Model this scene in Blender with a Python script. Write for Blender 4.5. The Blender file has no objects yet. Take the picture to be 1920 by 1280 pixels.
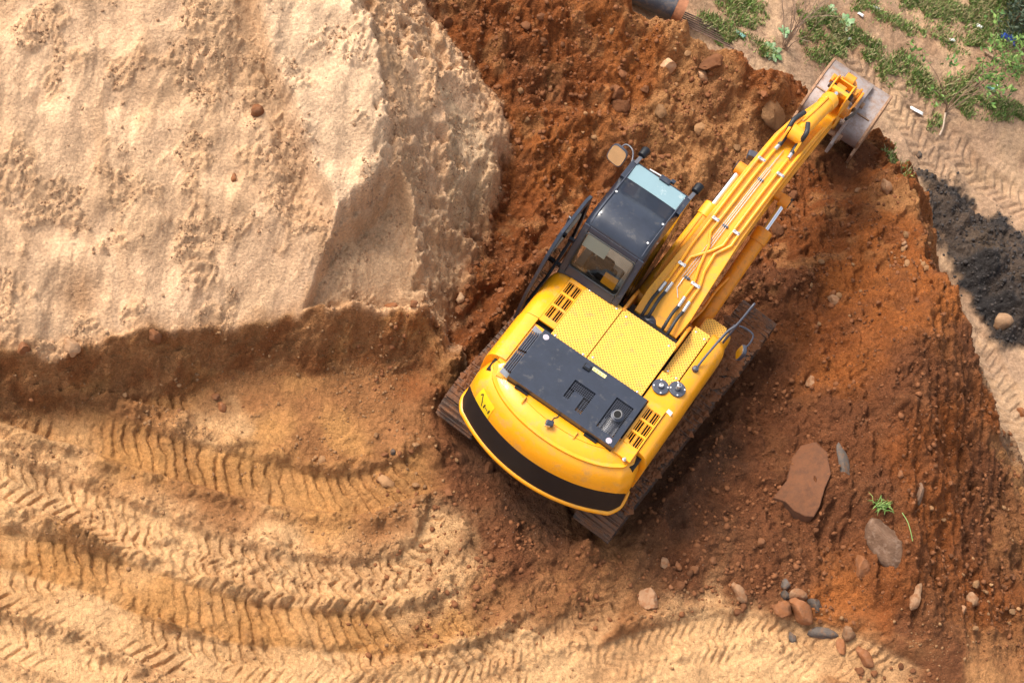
import bpy, bmesh, math, random
import numpy as np
from mathutils import Vector, Matrix
R = math.radians
rng = np.random.default_rng(7)
random.seed(7)
scene = bpy.context.scene
COL = scene.collection

# ------------------------------------------------------------------ camera
TILT, ROLL, HEADOFF = 31.0, 24.2, 12.0      # tilt from nadir, roll, heading against the machine axis
FPX, DIST = 3960.0, 30.0                     # focal length in pixels of a 1920 px wide frame, metres to the machine
AZ = ROLL
MAZ = AZ + HEADOFF                           # azimuth the excavator faces
_H = np.array([math.sin(R(AZ)), math.cos(R(AZ)), 0.0])
FW = _H*math.sin(R(TILT)) + np.array([0, 0, -math.cos(R(TILT))])
_up0 = _H*math.cos(R(TILT)) + np.array([0, 0, math.sin(R(TILT))])
_rt0 = np.cross(FW, _up0)
UP = _up0*math.cos(R(ROLL)) - _rt0*math.sin(R(ROLL))
RT = _rt0*math.cos(R(ROLL)) + _up0*math.sin(R(ROLL))
CAM = np.array([0, 0, .6]) - (FW + RT*(1142-960)/FPX - UP*(686-640)/FPX)*DIST
cam = bpy.data.cameras.new('camera')
camo = bpy.data.objects.new('camera', cam)
COL.objects.link(camo)
cam.sensor_width = 36.0
cam.lens = FPX/1920*36.0
cam.clip_start = 0.5
cam.clip_end = 500
camo.matrix_world = Matrix(((RT[0], UP[0], -FW[0], CAM[0]), (RT[1], UP[1], -FW[1], CAM[1]),
                            (RT[2], UP[2], -FW[2], CAM[2]), (0, 0, 0, 1)))
scene.camera = camo

# ------------------------------------------------------------------ sky, sun, exposure
SUN_AZ, SUN_EL = -54.0, 55.0                 # azimuth clockwise from +Y, elevation
w = bpy.data.worlds.new('World')
scene.world = w
w.use_nodes = True
nt = w.node_tree
bgn = nt.nodes['Background']
sky = nt.nodes.new('ShaderNodeTexSky')
sky.sky_type = 'NISHITA'
sky.sun_disc = False
sky.sun_elevation = R(SUN_EL)
sky.sun_rotation = R(SUN_AZ)
sky.dust_density = 4.0
sky.air_density = 1.0
sky.ozone_density = 1.0
hs = nt.nodes.new('ShaderNodeHueSaturation')     # thin overcast: the blue is washed out
hs.inputs['Saturation'].default_value = 0.45
nt.links.new(sky.outputs[0], hs.inputs['Color'])
nt.links.new(hs.outputs[0], bgn.inputs[0])
bgn.inputs[1].default_value = 0.14
sl = bpy.data.lights.new('sun', 'SUN')
sl.energy = 1.75
sl.angle = R(20)
sl.color = (1.0, 0.90, 0.76)
so = bpy.data.objects.new('sun', sl)
COL.objects.link(so)
sd = Vector((math.sin(R(SUN_AZ))*math.cos(R(SUN_EL)), math.cos(R(SUN_AZ))*math.cos(R(SUN_EL)), math.sin(R(SUN_EL))))
so.rotation_euler = sd.to_track_quat('Z', 'Y').to_euler()
scene.view_settings.view_transform = 'Standard'
scene.view_settings.look = 'None'
scene.view_settings.exposure = 1.08
scene.view_settings.gamma = 1.0
scene.view_settings.use_curve_mapping = False

# ------------------------------------------------------------------ general helpers
def at(x, y, z):
    """world point at height z seen at photograph position x, y"""
    r = FW + RT*(x-960)/FPX - UP*(y-640)/FPX
    return CAM + r*(z-CAM[2])/r[2]

def tag(o, label=None, cat=None, group=None, kind=None):
    if label: o['label'] = label
    if cat: o['category'] = cat
    if group: o['group'] = group
    if kind: o['kind'] = kind
    return o

def link(name, data, parent=None):
    o = bpy.data.objects.new(name, data)
    COL.objects.link(o)
    if parent is not None: o.parent = parent
    return o

class MB:
    def __init__(s): s.v = []; s.f = []
    def add(s, V, F):
        n = len(s.v)
        s.v += [tuple(map(float, p)) for p in V]
        s.f += [tuple(i+n for i in f) for f in F]
        return s
    def box(s, x0, x1, y0, y1, z0, z1, m=None):
        V = [(x, y, z) for z in (z0, z1) for y in (y0, y1) for x in (x0, x1)]
        if m is not None: V = [m @ Vector(p) for p in V]
        return s.add(V, [(0,2,3,1), (4,5,7,6), (0,1,5,4), (2,6,7,3), (0,4,6,2), (1,3,7,5)])
    def cbox(s, c, d, rot=None):
        m = Matrix.Translation(Vector(c))
        if rot is not None: m = m @ rot
        return s.box(-d[0]/2, d[0]/2, -d[1]/2, d[1]/2, -d[2]/2, d[2]/2, m)
    def bar(s, p0, p1, wd, ht, up=(0, 0, 1)):
        """rectangular bar from p0 to p1"""
        p0 = Vector(p0); p1 = Vector(p1); d = p1-p0; L = d.length; d.normalize()
        x = d.cross(Vector(up)).normalized(); z = x.cross(d)
        m = Matrix(((x.x, d.x, z.x, p0.x), (x.y, d.y, z.y, p0.y), (x.z, d.z, z.z, p0.z), (0, 0, 0, 1)))
        return s.box(-wd/2, wd/2, 0, L, -ht/2, ht/2, m)
    def prism_x(s, prof, x0, x1):
        n = len(prof)
        V = [(x0, y, z) for y, z in prof] + [(x1, y, z) for y, z in prof]
        return s.add(V, [tuple(range(n)), tuple(range(2*n-1, n-1, -1))] + [(i, i+n, (i+1) % n+n, (i+1) % n) for i in range(n)])
    def prism_z(s, prof, z0, z1):
        n = len(prof)
        V = [(x, y, z0) for x, y in prof] + [(x, y, z1) for x, y in prof]
        return s.add(V, [tuple(range(n-1, -1, -1)), tuple(range(n, 2*n))] + [(i, (i+1) % n, (i+1) % n+n, i+n) for i in range(n)])
    def rings(s, rings, cap=True, closed=True):
        n = len(rings[0]); V = [p for r in rings for p in r]; F = []
        for k in range(len(rings)-1):
            for i in range(n if closed else n-1):
                a = k*n+i; b = k*n+(i+1) % n
                F.append((a, b, b+n, a+n))
        if cap and closed:
            F.append(tuple(range(n-1, -1, -1))); F.append(tuple(range((len(rings)-1)*n, len(rings)*n)))
        return s.add(V, F)
    def tube(s, pts, r, n=8, cap=True):
        pts = [Vector(p) for p in pts]; rs = r if isinstance(r, (list, tuple)) else [r]*len(pts)
        out = []; ref = None
        for i, p in enumerate(pts):
            d = (pts[min(i+1, len(pts)-1)]-pts[max(i-1, 0)]).normalized()
            if ref is None:
                ref = Vector((0, 0, 1)) if abs(d.z) < .9 else Vector((1, 0, 0))
            x = (ref - d*ref.dot(d)).normalized(); ref = x; y = d.cross(x)
            out.append([p + x*(rs[i]*math.cos(2*math.pi*k/n)) + y*(rs[i]*math.sin(2*math.pi*k/n)) for k in range(n)])
        return s.rings(out, cap)
    def cyl(s, p0, p1, r, n=20, r1=None):
        return s.tube([p0, p1], [r, r if r1 is None else r1], n)
    def lathe(s, prof, c, n=24, axis=None):
        """prof: (radius, height) along z (or axis matrix)"""
        rr = []
        for r, h in prof:
            ring = [Vector((r*math.cos(2*math.pi*k/n), r*math.sin(2*math.pi*k/n), h)) for k in range(n)]
            if axis is not None: ring = [axis @ p for p in ring]
            rr.append([p+Vector(c) for p in ring])
        return s.rings(rr)
    def build(s, name, mat, parent=None, bevel=0, seg=2, sharp=38, smooth=True):
        me = bpy.data.meshes.new(name)
        me.from_pydata(s.v, [], s.f)
        bm = bmesh.new(); bm.from_mesh(me)
        bmesh.ops.recalc_face_normals(bm, faces=bm.faces)
        bm.to_mesh(me); bm.free()
        me.materials.append(mat)
        if smooth:
            me.polygons.foreach_set('use_smooth', [True]*len(me.polygons))
            me.set_sharp_from_angle(angle=R(sharp))
        o = link(name, me, parent)
        if bevel:
            b = o.modifiers.new('bevel', 'BEVEL'); b.width = bevel; b.segments = seg
            b.limit_method = 'ANGLE'; b.angle_limit = R(35); b.harden_normals = True
        return o

def smooth_path(pts, n=6):
    """Catmull-Rom through pts"""
    P = [np.array(p, float) for p in pts]; P = [2*P[0]-P[1]] + P + [2*P[-1]-P[-2]]
    out = []
    for i in range(1, len(P)-2):
        for k in range(n):
            t = k/n; a, b, c, d = P[i-1], P[i], P[i+1], P[i+2]
            out.append(.5*((2*b) + (c-a)*t + (2*a-5*b+4*c-d)*t*t + (3*b-a-3*c+d)*t**3))
    out.append(P[-2])
    return out

# ------------------------------------------------------------------ vectorised noise
def _hash(i, j, s):
    h = (i*374761393 + j*668265263 + s*982451653) & 0xffffffff
    h = ((h ^ (h >> 13))*1274126177) & 0xffffffff
    return ((h ^ (h >> 16)) & 0xffffff)/float(0xffffff)
def pnoise(x, y, s=0):
    xi = np.floor(x).astype(np.int64); yi = np.floor(y).astype(np.int64)
    fx = x-xi; fy = y-yi
    u = fx*fx*fx*(fx*(fx*6-15)+10); v = fy*fy*fy*(fy*(fy*6-15)+10)
    def g(i, j, dx, dy):
        a = _hash(i, j, s)*2*np.pi
        return np.cos(a)*dx + np.sin(a)*dy
    n00 = g(xi, yi, fx, fy); n10 = g(xi+1, yi, fx-1, fy); n01 = g(xi, yi+1, fx, fy-1); n11 = g(xi+1, yi+1, fx-1, fy-1)
    return 1.5*((n00*(1-u)+n10*u)*(1-v) + (n01*(1-u)+n11*u)*v)
def fbm(x, y, sc, o=4, s=0, gain=.5):
    t = 0; a = 1; f = 1/sc
    for k in range(o):
        t = t + a*pnoise(x*f, y*f, s+k*17); a *= gain; f *= 2.03
    return t
def billow(x, y, sc, o=3, s=0):
    t = 0; a = 1; f = 1/sc
    for k in range(o):
        t = t + a*np.abs(pnoise(x*f, y*f, s+k*31)); a *= .5; f *= 2.1
    return t
def sstep(a, b, x):
    t = np.clip((x-a)/(b-a), 0, 1); return t*t*(3-2*t)
def smin(a, b, k):
    h = np.clip(.5+.5*(b-a)/k, 0, 1); return b*(1-h)+a*h-k*h*(1-h)
def smax(a, b, k): return -smin(-a, -b, k)

# ------------------------------------------------------------------ materials
MATS = {}
def newmat(name):
    m = bpy.data.materials.new(name); m.use_nodes = True
    return m, m.node_tree, m.node_tree.nodes['Principled BSDF']
def paint(name, col, rough=.4, metal=0, var=.12, vscale=6, dirt=None, dirt_amt=.0, bump=0, bscale=60, spec=.5, coat=0, world=False):
    m, t, b = newmat(name)
    N = t.nodes; Lk = t.links
    tc = N.new('ShaderNodeTexCoord')
    gp = N.new('ShaderNodeNewGeometry')
    tc_o = gp.outputs['Position'] if world else tc.outputs['Object']
    n1 = N.new('ShaderNodeTexNoise'); n1.inputs['Scale'].default_value = vscale; n1.inputs['Detail'].default_value = 6
    n1.inputs['Roughness'].default_value = .65
    Lk.new(tc_o, n1.inputs['Vector'])
    r = N.new('ShaderNodeMapRange'); r.inputs[1].default_value = .3; r.inputs[2].default_value = .7
    r.inputs[3].default_value = 1-var; r.inputs[4].default_value = 1+var
    Lk.new(n1.outputs[0], r.inputs[0])
    mx = N.new('ShaderNodeVectorMath'); mx.operation = 'SCALE'
    mx.inputs[0].default_value = col; Lk.new(r.outputs[0], mx.inputs['Scale'])
    out = mx.outputs[0]
    if dirt:
        n2 = N.new('ShaderNodeTexNoise'); n2.inputs['Scale'].default_value = vscale*1.7; n2.inputs['Detail'].default_value = 10
        n2.inputs['Roughness'].default_value = .75
        Lk.new(tc_o, n2.inputs['Vector'])
        r2 = N.new('ShaderNodeMapRange'); r2.inputs[1].default_value = .62-dirt_amt*.5; r2.inputs[2].default_value = .78-dirt_amt*.3
        Lk.new(n2.outputs[0], r2.inputs[0])
        mm = N.new('ShaderNodeMix'); mm.data_type = 'RGBA'
        Lk.new(r2.outputs[0], mm.inputs[0]); Lk.new(out, mm.inputs[6]); mm.inputs[7].default_value = (*dirt, 1)
        out = mm.outputs[2]
        r3 = N.new('ShaderNodeMapRange'); r3.inputs[3].default_value = rough; r3.inputs[4].default_value = .9
        Lk.new(r2.outputs[0], r3.inputs[0]); Lk.new(r3.outputs[0], b.inputs['Roughness'])
    else:
        b.inputs['Roughness'].default_value = rough
    Lk.new(out, b.inputs['Base Color'])
    b.inputs['Metallic'].default_value = metal
    b.inputs['Specular IOR Level'].default_value = spec
    b.inputs['Coat Weight'].default_value = coat
    if bump:
        n3 = N.new('ShaderNodeTexNoise'); n3.inputs['Scale'].default_value = bscale; n3.inputs['Detail'].default_value = 5
        Lk.new(tc_o, n3.inputs['Vector'])
        bp = N.new('ShaderNodeBump'); bp.inputs['Strength'].default_value = bump; bp.inputs['Distance'].default_value = .02
        Lk.new(n3.outputs[0], bp.inputs['Height']); Lk.new(bp.outputs[0], b.inputs['Normal'])
    MATS[name] = m
    return m
DUST = (.42, .27, .15)
SOILC = (.22, .10, .045)
paint('yellow', (.82, .335, .006), .30, var=.07, vscale=3, dirt=(.50, .26, .065), dirt_amt=.22, coat=.2)
paint('yellow_boom', (.82, .35, .012), .42, var=.06, vscale=4, dirt=(.46, .24, .08), dirt_amt=.22)
paint('orange_arm', (.72, .25, .01), .45, var=.1, vscale=6, dirt=(.35, .17, .06), dirt_amt=.25)  # on the right boom ram it stands for the boom's shade
paint('navy', (.017, .022, .036), .34, var=.2, vscale=5, dirt=(.085, .078, .075), dirt_amt=.12, coat=.3)
paint('band_black', (.007, .008, .011), .5, var=.2, vscale=7, spec=.3)
paint('rubber', (.018, .019, .022), .55, var=.15)
paint('void', (.008, .007, .006), .9, var=.2)  # near black: the darkness inside openings and gaps put into the colour
paint('steel', (.55, .54, .53), .35, metal=.8, var=.12, vscale=20)
paint('chrome', (.75, .76, .80), .16, metal=1, var=.05)
paint('white_sticker', (.75, .73, .72), .4, var=.05)
paint('sticker_yellow', (.72, .50, .01), .45, var=.06)
paint('sticker_pale', (.62, .56, .25), .5, var=.06)
paint('ink', (.02, .018, .015), .6, var=.05)
paint('violet', (.45, .35, .42), .5, var=.05)
paint('track', (.060, .038, .027), .65, var=.5, vscale=3.5, dirt=(.19, .074, .027), dirt_amt=.45, bump=.9, bscale=22, world=True)
paint('track_dark', (.055, .038, .03), .7, metal=.2, var=.3, vscale=12, dirt=(.2, .10, .05), dirt_amt=.2)
paint('slab', (.085, .035, .016), .9, var=.35, vscale=4, dirt=(.15, .055, .020), dirt_amt=.6, bump=.6, bscale=14, world=True)
paint('ear_steel', (.27, .22, .195), .5, metal=.3, var=.2, vscale=8, dirt=(.27, .15, .08), dirt_amt=.2)
paint('bucket', (.35, .29, .265), .48, metal=.4, var=.25, vscale=4, dirt=(.25, .125, .06), dirt_amt=.3, bump=.15, bscale=30)
paint('bucket_edge', (.36, .21, .12), .6, metal=.3, var=.25, vscale=12, dirt=(.25, .12, .06), dirt_amt=.3)
paint('seat', (.035, .035, .036), .8, var=.3, vscale=30)
paint('cab_inner', (.11, .10, .09), .8, var=.2)
paint('pale_board', (.55, .60, .55), .6, var=.05)
paint('hatch_glass', (.19, .29, .32), .18, var=.05, vscale=2, dirt=(.42, .47, .45), dirt_amt=.1, spec=.8)  # opaque pale blue: the sky's reflection is put into the base colour
paint('exhaust', (.46, .44, .42), .35, metal=.7, var=.15, vscale=15)
paint('lamp_grey', (.05, .055, .075), .4, var=.1)

def glass(name, tint, trans=.8):
    m, t, b = newmat(name); N = t.nodes; Lk = t.links
    N.remove(b)
    tr = N.new('ShaderNodeBsdfTransparent'); tr.inputs[0].default_value = (*tint, 1)
    gl = N.new('ShaderNodeBsdfGlossy'); gl.inputs['Roughness'].default_value = .03
    fr = N.new('ShaderNodeFresnel'); fr.inputs[0].default_value = 1.5
    mx = N.new('ShaderNodeMixShader')
    Lk.new(fr.outputs[0], mx.inputs[0]); Lk.new(tr.outputs[0], mx.inputs[1]); Lk.new(gl.outputs[0], mx.inputs[2])
    Lk.new(mx.outputs[0], N['Material Output'].inputs[0])
    MATS[name] = m
glass('glass', (.95, .94, .90))
glass('glass_dark', (.28, .30, .28))
m, t, b = newmat('mirror'); b.inputs['Metallic'].default_value = 1; b.inputs['Roughness'].default_value = .04; b.inputs['Base Color'].default_value = (.8, .82, .82, 1); MATS['mirror'] = m

def tread(name, col, pitch=.052):
    """yellow plate with staggered raised dots"""
    m = paint(name, col, .5, var=.06, vscale=5, dirt=(.44, .25, .09), dirt_amt=.2)
    t = m.node_tree; N = t.nodes; Lk = t.links; b = N['Principled BSDF']
    tc = N.new('ShaderNodeTexCoord'); sp = N.new('ShaderNodeSeparateXYZ'); Lk.new(tc.outputs['Object'], sp.inputs[0])
    def mth(op, a, bb=None):
        n = N.new('ShaderNodeMath'); n.operation = op
        for k, q in enumerate((a, bb)):
            if q is None: continue
            if isinstance(q, (int, float)): n.inputs[k].default_value = q
            else: Lk.new(q, n.inputs[k])
        return n.outputs[0]
    def cell(u, off):
        return mth('SUBTRACT', mth('FRACT', mth('ADD', mth('DIVIDE', u, pitch), off)), .5)
    def dots(off):
        a = cell(sp.outputs[0], off); c = cell(sp.outputs[1], off)
        d = mth('SQRT', mth('ADD', mth('MULTIPLY', a, a), mth('MULTIPLY', c, c)))
        return d
    d = mth('MINIMUM', dots(0.0), dots(0.5))
    mr = N.new('ShaderNodeMapRange'); mr.inputs[1].default_value = .13; mr.inputs[2].default_value = .22
    mr.inputs[3].default_value = 1; mr.inputs[4].default_value = 0
    Lk.new(d, mr.inputs[0])
    src = b.inputs['Base Color'].links[0].from_socket
    mm = N.new('ShaderNodeMix'); mm.data_type = 'RGBA'
    Lk.new(mr.outputs[0], mm.inputs[0]); Lk.new(src, mm.inputs[6]); mm.inputs[7].default_value = (.30, .13, .01, 1)
    Lk.new(mm.outputs[2], b.inputs['Base Color'])
    bp = N.new('ShaderNodeBump'); bp.inputs['Strength'].default_value = .5; bp.inputs['Distance'].default_value = .006
    Lk.new(mr.outputs[0], bp.inputs['Height']); Lk.new(bp.outputs[0], b.inputs['Normal'])
    return m
tread('tread', (.82, .43, .05))

def soil_material(name, bump=.6, fine=55.0, speck=.25, grain=.3):
    """earth: the base colour is the soil kind with some painted light and shade, stored with the mesh, noise gives grain and fine relief"""
    m, t, b = newmat(name); N = t.nodes; Lk = t.links
    at_ = N.new('ShaderNodeAttribute'); at_.attribute_name = 'albedo'
    ge = N.new('ShaderNodeNewGeometry')
    n1 = N.new('ShaderNodeTexNoise'); n1.inputs['Scale'].default_value = fine*.28; n1.inputs['Detail'].default_value = 9; n1.inputs['Roughness'].default_value = .72
    n2 = N.new('ShaderNodeTexNoise'); n2.inputs['Scale'].default_value = 2.1; n2.inputs['Detail'].default_value = 7; n2.inputs['Roughness'].default_value = .62
    v1 = N.new('ShaderNodeTexVoronoi'); v1.inputs['Scale'].default_value = 24
    for n in (n1, n2, v1): Lk.new(ge.outputs['Position'], n.inputs['Vector'])
    def mr(src, a, bb, c, d):
        r = N.new('ShaderNodeMapRange'); Lk.new(src, r.inputs[0])
        for k, q in enumerate((a, bb, c, d)): r.inputs[k+1].default_value = q
        return r.outputs[0]
    def mul(a, bb):
        n = N.new('ShaderNodeMath'); n.operation = 'MULTIPLY'; Lk.new(a, n.inputs[0]); Lk.new(bb, n.inputs[1]); return n.outputs[0]
    n5 = N.new('ShaderNodeTexNoise'); n5.inputs['Scale'].default_value = fine*1.3; n5.inputs['Detail'].default_value = 5; n5.inputs['Roughness'].default_value = .7
    Lk.new(ge.outputs['Position'], n5.inputs['Vector'])
    k = mul(mul(mr(n1.outputs[0], .3, .7, .66, 1.34), mr(n2.outputs[0], .3, .7, .82, 1.18)), mr(n5.outputs[0], .3, .7, 1-grain, 1+grain))
    sc = N.new('ShaderNodeVectorMath'); sc.operation = 'SCALE'
    Lk.new(at_.outputs['Color'], sc.inputs[0]); Lk.new(k, sc.inputs['Scale'])
    # pale grit
    cr = N.new('ShaderNodeSeparateColor'); Lk.new(v1.outputs['Color'], cr.inputs[0])
    grit = mul(mr(v1.outputs['Distance'], .12, .2, 1, 0), mr(cr.outputs[0], .93, .95, 0, 1))
    gm = N.new('ShaderNodeMix'); gm.data_type = 'RGBA'
    g2 = N.new('ShaderNodeMath'); g2.operation = 'MULTIPLY'; Lk.new(grit, g2.inputs[0]); g2.inputs[1].default_value = speck
    Lk.new(g2.outputs[0], gm.inputs[0]); Lk.new(sc.outputs[0], gm.inputs[6]); gm.inputs[7].default_value = (.62, .50, .38, 1)
    Lk.new(gm.outputs[2], b.inputs['Base Color'])
    b.inputs['Roughness'].default_value = .95
    b.inputs['Specular IOR Level'].default_value = .15
    n3 = N.new('ShaderNodeTexNoise'); n3.inputs['Scale'].default_value = fine; n3.inputs['Detail'].default_value = 8; n3.inputs['Roughness'].default_value = .7
    n4 = N.new('ShaderNodeTexNoise'); n4.inputs['Scale'].default_value = fine*.25; n4.inputs['Detail'].default_value = 4
    for n in (n3, n4): Lk.new(ge.outputs['Position'], n.inputs['Vector'])
    b1 = N.new('ShaderNodeBump'); b1.inputs['Strength'].default_value = bump; b1.inputs['Distance'].default_value = .07
    b2 = N.new('ShaderNodeBump'); b2.inputs['Strength'].default_value = bump; b2.inputs['Distance'].default_value = .03
    Lk.new(n4.outputs[0], b1.inputs['Height']); Lk.new(n3.outputs[0], b2.inputs['Height'])
    Lk.new(b1.outputs[0], b2.inputs['Normal']); Lk.new(b2.outputs[0], b.inputs['Normal'])
    MATS[name] = m
    return m
soil_material('sand', .42, 95, .0, .26)
soil_material('red_soil', 1.0, 45, .35, .4)
soil_material('rut_soil', .75, 55, .1, .28)
soil_material('low_soil', .5, 45, .2)
soil_material('black_soil', .7, 50, .1)

def stone_material(name, cols, dust_glint, dust_glint_amt=.4):
    m, t, b = newmat(name); N = t.nodes; Lk = t.links
    tc = N.new('ShaderNodeTexCoord'); oi = N.new('ShaderNodeObjectInfo')
    n1 = N.new('ShaderNodeTexNoise'); n1.inputs['Scale'].default_value = 7; n1.inputs['Detail'].default_value = 8
    ge = N.new('ShaderNodeNewGeometry'); Lk.new(ge.outputs['Position'], n1.inputs['Vector'])
    cr = N.new('ShaderNodeValToRGB'); cr.color_ramp.elements[0].position = .3; cr.color_ramp.elements[1].position = .7
    cr.color_ramp.elements[0].color = (*cols[0], 1); cr.color_ramp.elements[1].color = (*cols[1], 1)
    Lk.new(n1.outputs[0], cr.inputs[0])
    n2 = N.new('ShaderNodeTexNoise'); n2.inputs['Scale'].default_value = 14; n2.inputs['Detail'].default_value = 6; Lk.new(ge.outputs['Position'], n2.inputs['Vector'])
    r = N.new('ShaderNodeMapRange'); Lk.new(n2.outputs[0], r.inputs[0]); r.inputs[1].default_value = .65-dust_glint_amt*.4; r.inputs[2].default_value = .8-dust_glint_amt*.4
    mm = N.new('ShaderNodeMix'); mm.data_type = 'RGBA'; Lk.new(r.outputs[0], mm.inputs[0]); Lk.new(cr.outputs[0], mm.inputs[6]); mm.inputs[7].default_value = (*dust_glint, 1)
    hv = N.new('ShaderNodeMapRange'); Lk.new(oi.outputs['Random'], hv.inputs[0]); hv.inputs[3].default_value = .75; hv.inputs[4].default_value = 1.25
    sc = N.new('ShaderNodeVectorMath'); sc.operation = 'SCALE'; Lk.new(mm.outputs[2], sc.inputs[0]); Lk.new(hv.outputs[0], sc.inputs['Scale'])
    Lk.new(sc.outputs[0], b.inputs['Base Color']); b.inputs['Roughness'].default_value = .85
    b.inputs['Specular IOR Level'].default_value = .25
    n3 = N.new('ShaderNodeTexNoise'); n3.inputs['Scale'].default_value = 35; n3.inputs['Detail'].default_value = 6; Lk.new(ge.outputs['Position'], n3.inputs['Vector'])
    bp = N.new('ShaderNodeBump'); bp.inputs['Strength'].default_value = .5; bp.inputs['Distance'].default_value = .03
    Lk.new(n3.outputs[0], bp.inputs['Height']); Lk.new(bp.outputs[0], b.inputs['Normal'])
    MATS[name] = m
stone_material('stone_red', ((.19, .08, .035), (.30, .13, .06)), (.22, .085, .032), .6)
stone_material('stone_tan', ((.25, .135, .07), (.35, .20, .11)), (.24, .11, .05), .5)
stone_material('stone_grey', ((.075, .060, .050), (.12, .095, .078)), (.15, .085, .05), .4)
stone_material('stone_glint', ((.14, .075, .043), (.25, .145, .09)), (.27, .17, .115), .28)  # pale spots here are glints painted into the colour
stone_material('stone_sand', ((.36, .21, .115), (.48, .30, .17)), (.38, .21, .11), .4)
stone_material('clod_red', ((.13, .05, .020), (.205, .08, .031)), (.17, .066, .026))
stone_material('clod_brown', ((.21, .105, .045), (.31, .17, .078)), (.26, .135, .06))
stone_material('stone_black', ((.028, .025, .024), (.06, .05, .046)), (.07, .055, .045), .2)

def leafmat(name, c0, c1):
    m, t, b = newmat(name); N = t.nodes; Lk = t.links
    ge = N.new('ShaderNodeNewGeometry'); cr = N.new('ShaderNodeValToRGB')
    cr.color_ramp.elements[0].color = (*c0, 1); cr.color_ramp.elements[1].color = (*c1, 1)
    Lk.new(ge.outputs['Random Per Island'], cr.inputs[0]); Lk.new(cr.outputs[0], b.inputs['Base Color'])
    b.inputs['Roughness'].default_value = .6
    b.inputs['Transmission Weight'].default_value = 0
    MATS[name] = m
leafmat('grass', (.07, .17, .025), (.30, .40, .11))
leafmat('grass_dry', (.20, .20, .08), (.36, .28, .14))
leafmat('leaf', (.05, .13, .02), (.17, .27, .05))
leafmat('leaf_pale', (.10, .22, .07), (.30, .38, .22))
leafmat('leaf_dark', (.02, .045, .018), (.075, .105, .06))
paint('bark', (.24, .16, .10), .85, var=.3, vscale=25)
paint('bark_pale', (.48, .36, .26), .85, var=.25, vscale=25)
paint('dry_twig', (.30, .21, .15), .9, var=.3, vscale=25)
paint('pipe_black', (.035, .04, .055), .45, var=.3, vscale=4, dirt=(.16, .11, .08), dirt_amt=.3)
paint('rust', (.30, .12, .055), .8, var=.3, vscale=15)
paint('rod_rust', (.14, .09, .07), .7, var=.3, vscale=20, metal=.3)
paint('litter_white', (.78, .77, .75), .6, var=.06)
paint('litter_blue', (.02, .07, .42), .45, var=.15)
paint('litter_teal', (.25, .52, .45), .5, var=.1)
paint('plank', (.32, .21, .13), .8, var=.25, vscale=20)

# ------------------------------------------------------------------ terrain: heights
def W(pts):
    """photograph x, y, height -> world x, y"""
    return np.array([at(*p)[:2] for p in pts])
def rbf(ctrl, lam=.02):
    P = W(ctrl); z = np.array([c[2] for c in ctrl], float); n = len(P)
    d = np.hypot(P[:, None, 0]-P[None, :, 0], P[:, None, 1]-P[None, :, 1])
    K = np.where(d > 0, d*d*np.log(d+1e-9), 0) + lam*np.eye(n)
    A = np.zeros((n+3, n+3)); A[:n, :n] = K; A[:n, n] = 1; A[:n, n+1:] = P; A[n, :n] = 1; A[n+1:, :n] = P.T
    c = np.linalg.solve(A, np.r_[z, 0, 0, 0])
    def f(X, Y):
        o = c[n] + c[n+1]*X + c[n+2]*Y
        for i in range(n):
            r2 = (X-P[i, 0])**2 + (Y-P[i, 1])**2
            o = o + c[i]*.5*r2*np.log(r2+1e-12)
        return o
    return f
def pdist(X, Y, poly):
    """distance, side (+ left of travel), arc length and lateral offset to an open polyline"""
    best = np.full(X.shape, 1e9); side = np.zeros(X.shape); arc = np.zeros(X.shape); s0 = 0
    for (x0, y0), (x1, y1) in zip(poly[:-1], poly[1:]):
        dx, dy = x1-x0, y1-y0; L = math.hypot(dx, dy)
        if L < 1e-6: continue
        t = np.clip(((X-x0)*dx+(Y-y0)*dy)/(L*L), 0, 1)
        qx, qy = X-(x0+t*dx), Y-(y0+t*dy)
        d = np.hypot(qx, qy); m = d < best - 1e-9
        best = np.where(m, d, best); side = np.where(m, np.sign(dx*(Y-y0)-dy*(X-x0)), side); arc = np.where(m, s0+t*L, arc)
        s0 += L
    return best, side, arc
def inpoly(X, Y, poly):
    c = np.zeros(X.shape, bool); n = len(poly)
    for i in range(n):
        x0, y0 = poly[i]; x1, y1 = poly[(i+1) % n]
        k = ((y0 > Y) != (y1 > Y)) & (X < (x1-x0)*(Y-y0)/((y1-y0) if abs(y1-y0) > 1e-9 else 1e-9)+x0)
        c ^= k
    return c
def sdf(X, Y, poly):
    """positive inside a closed polygon"""
    d, _, _ = pdist(X, Y, list(poly)+[poly[0]])
    return np.where(inpoly(X, Y, poly), d, -d)

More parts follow.
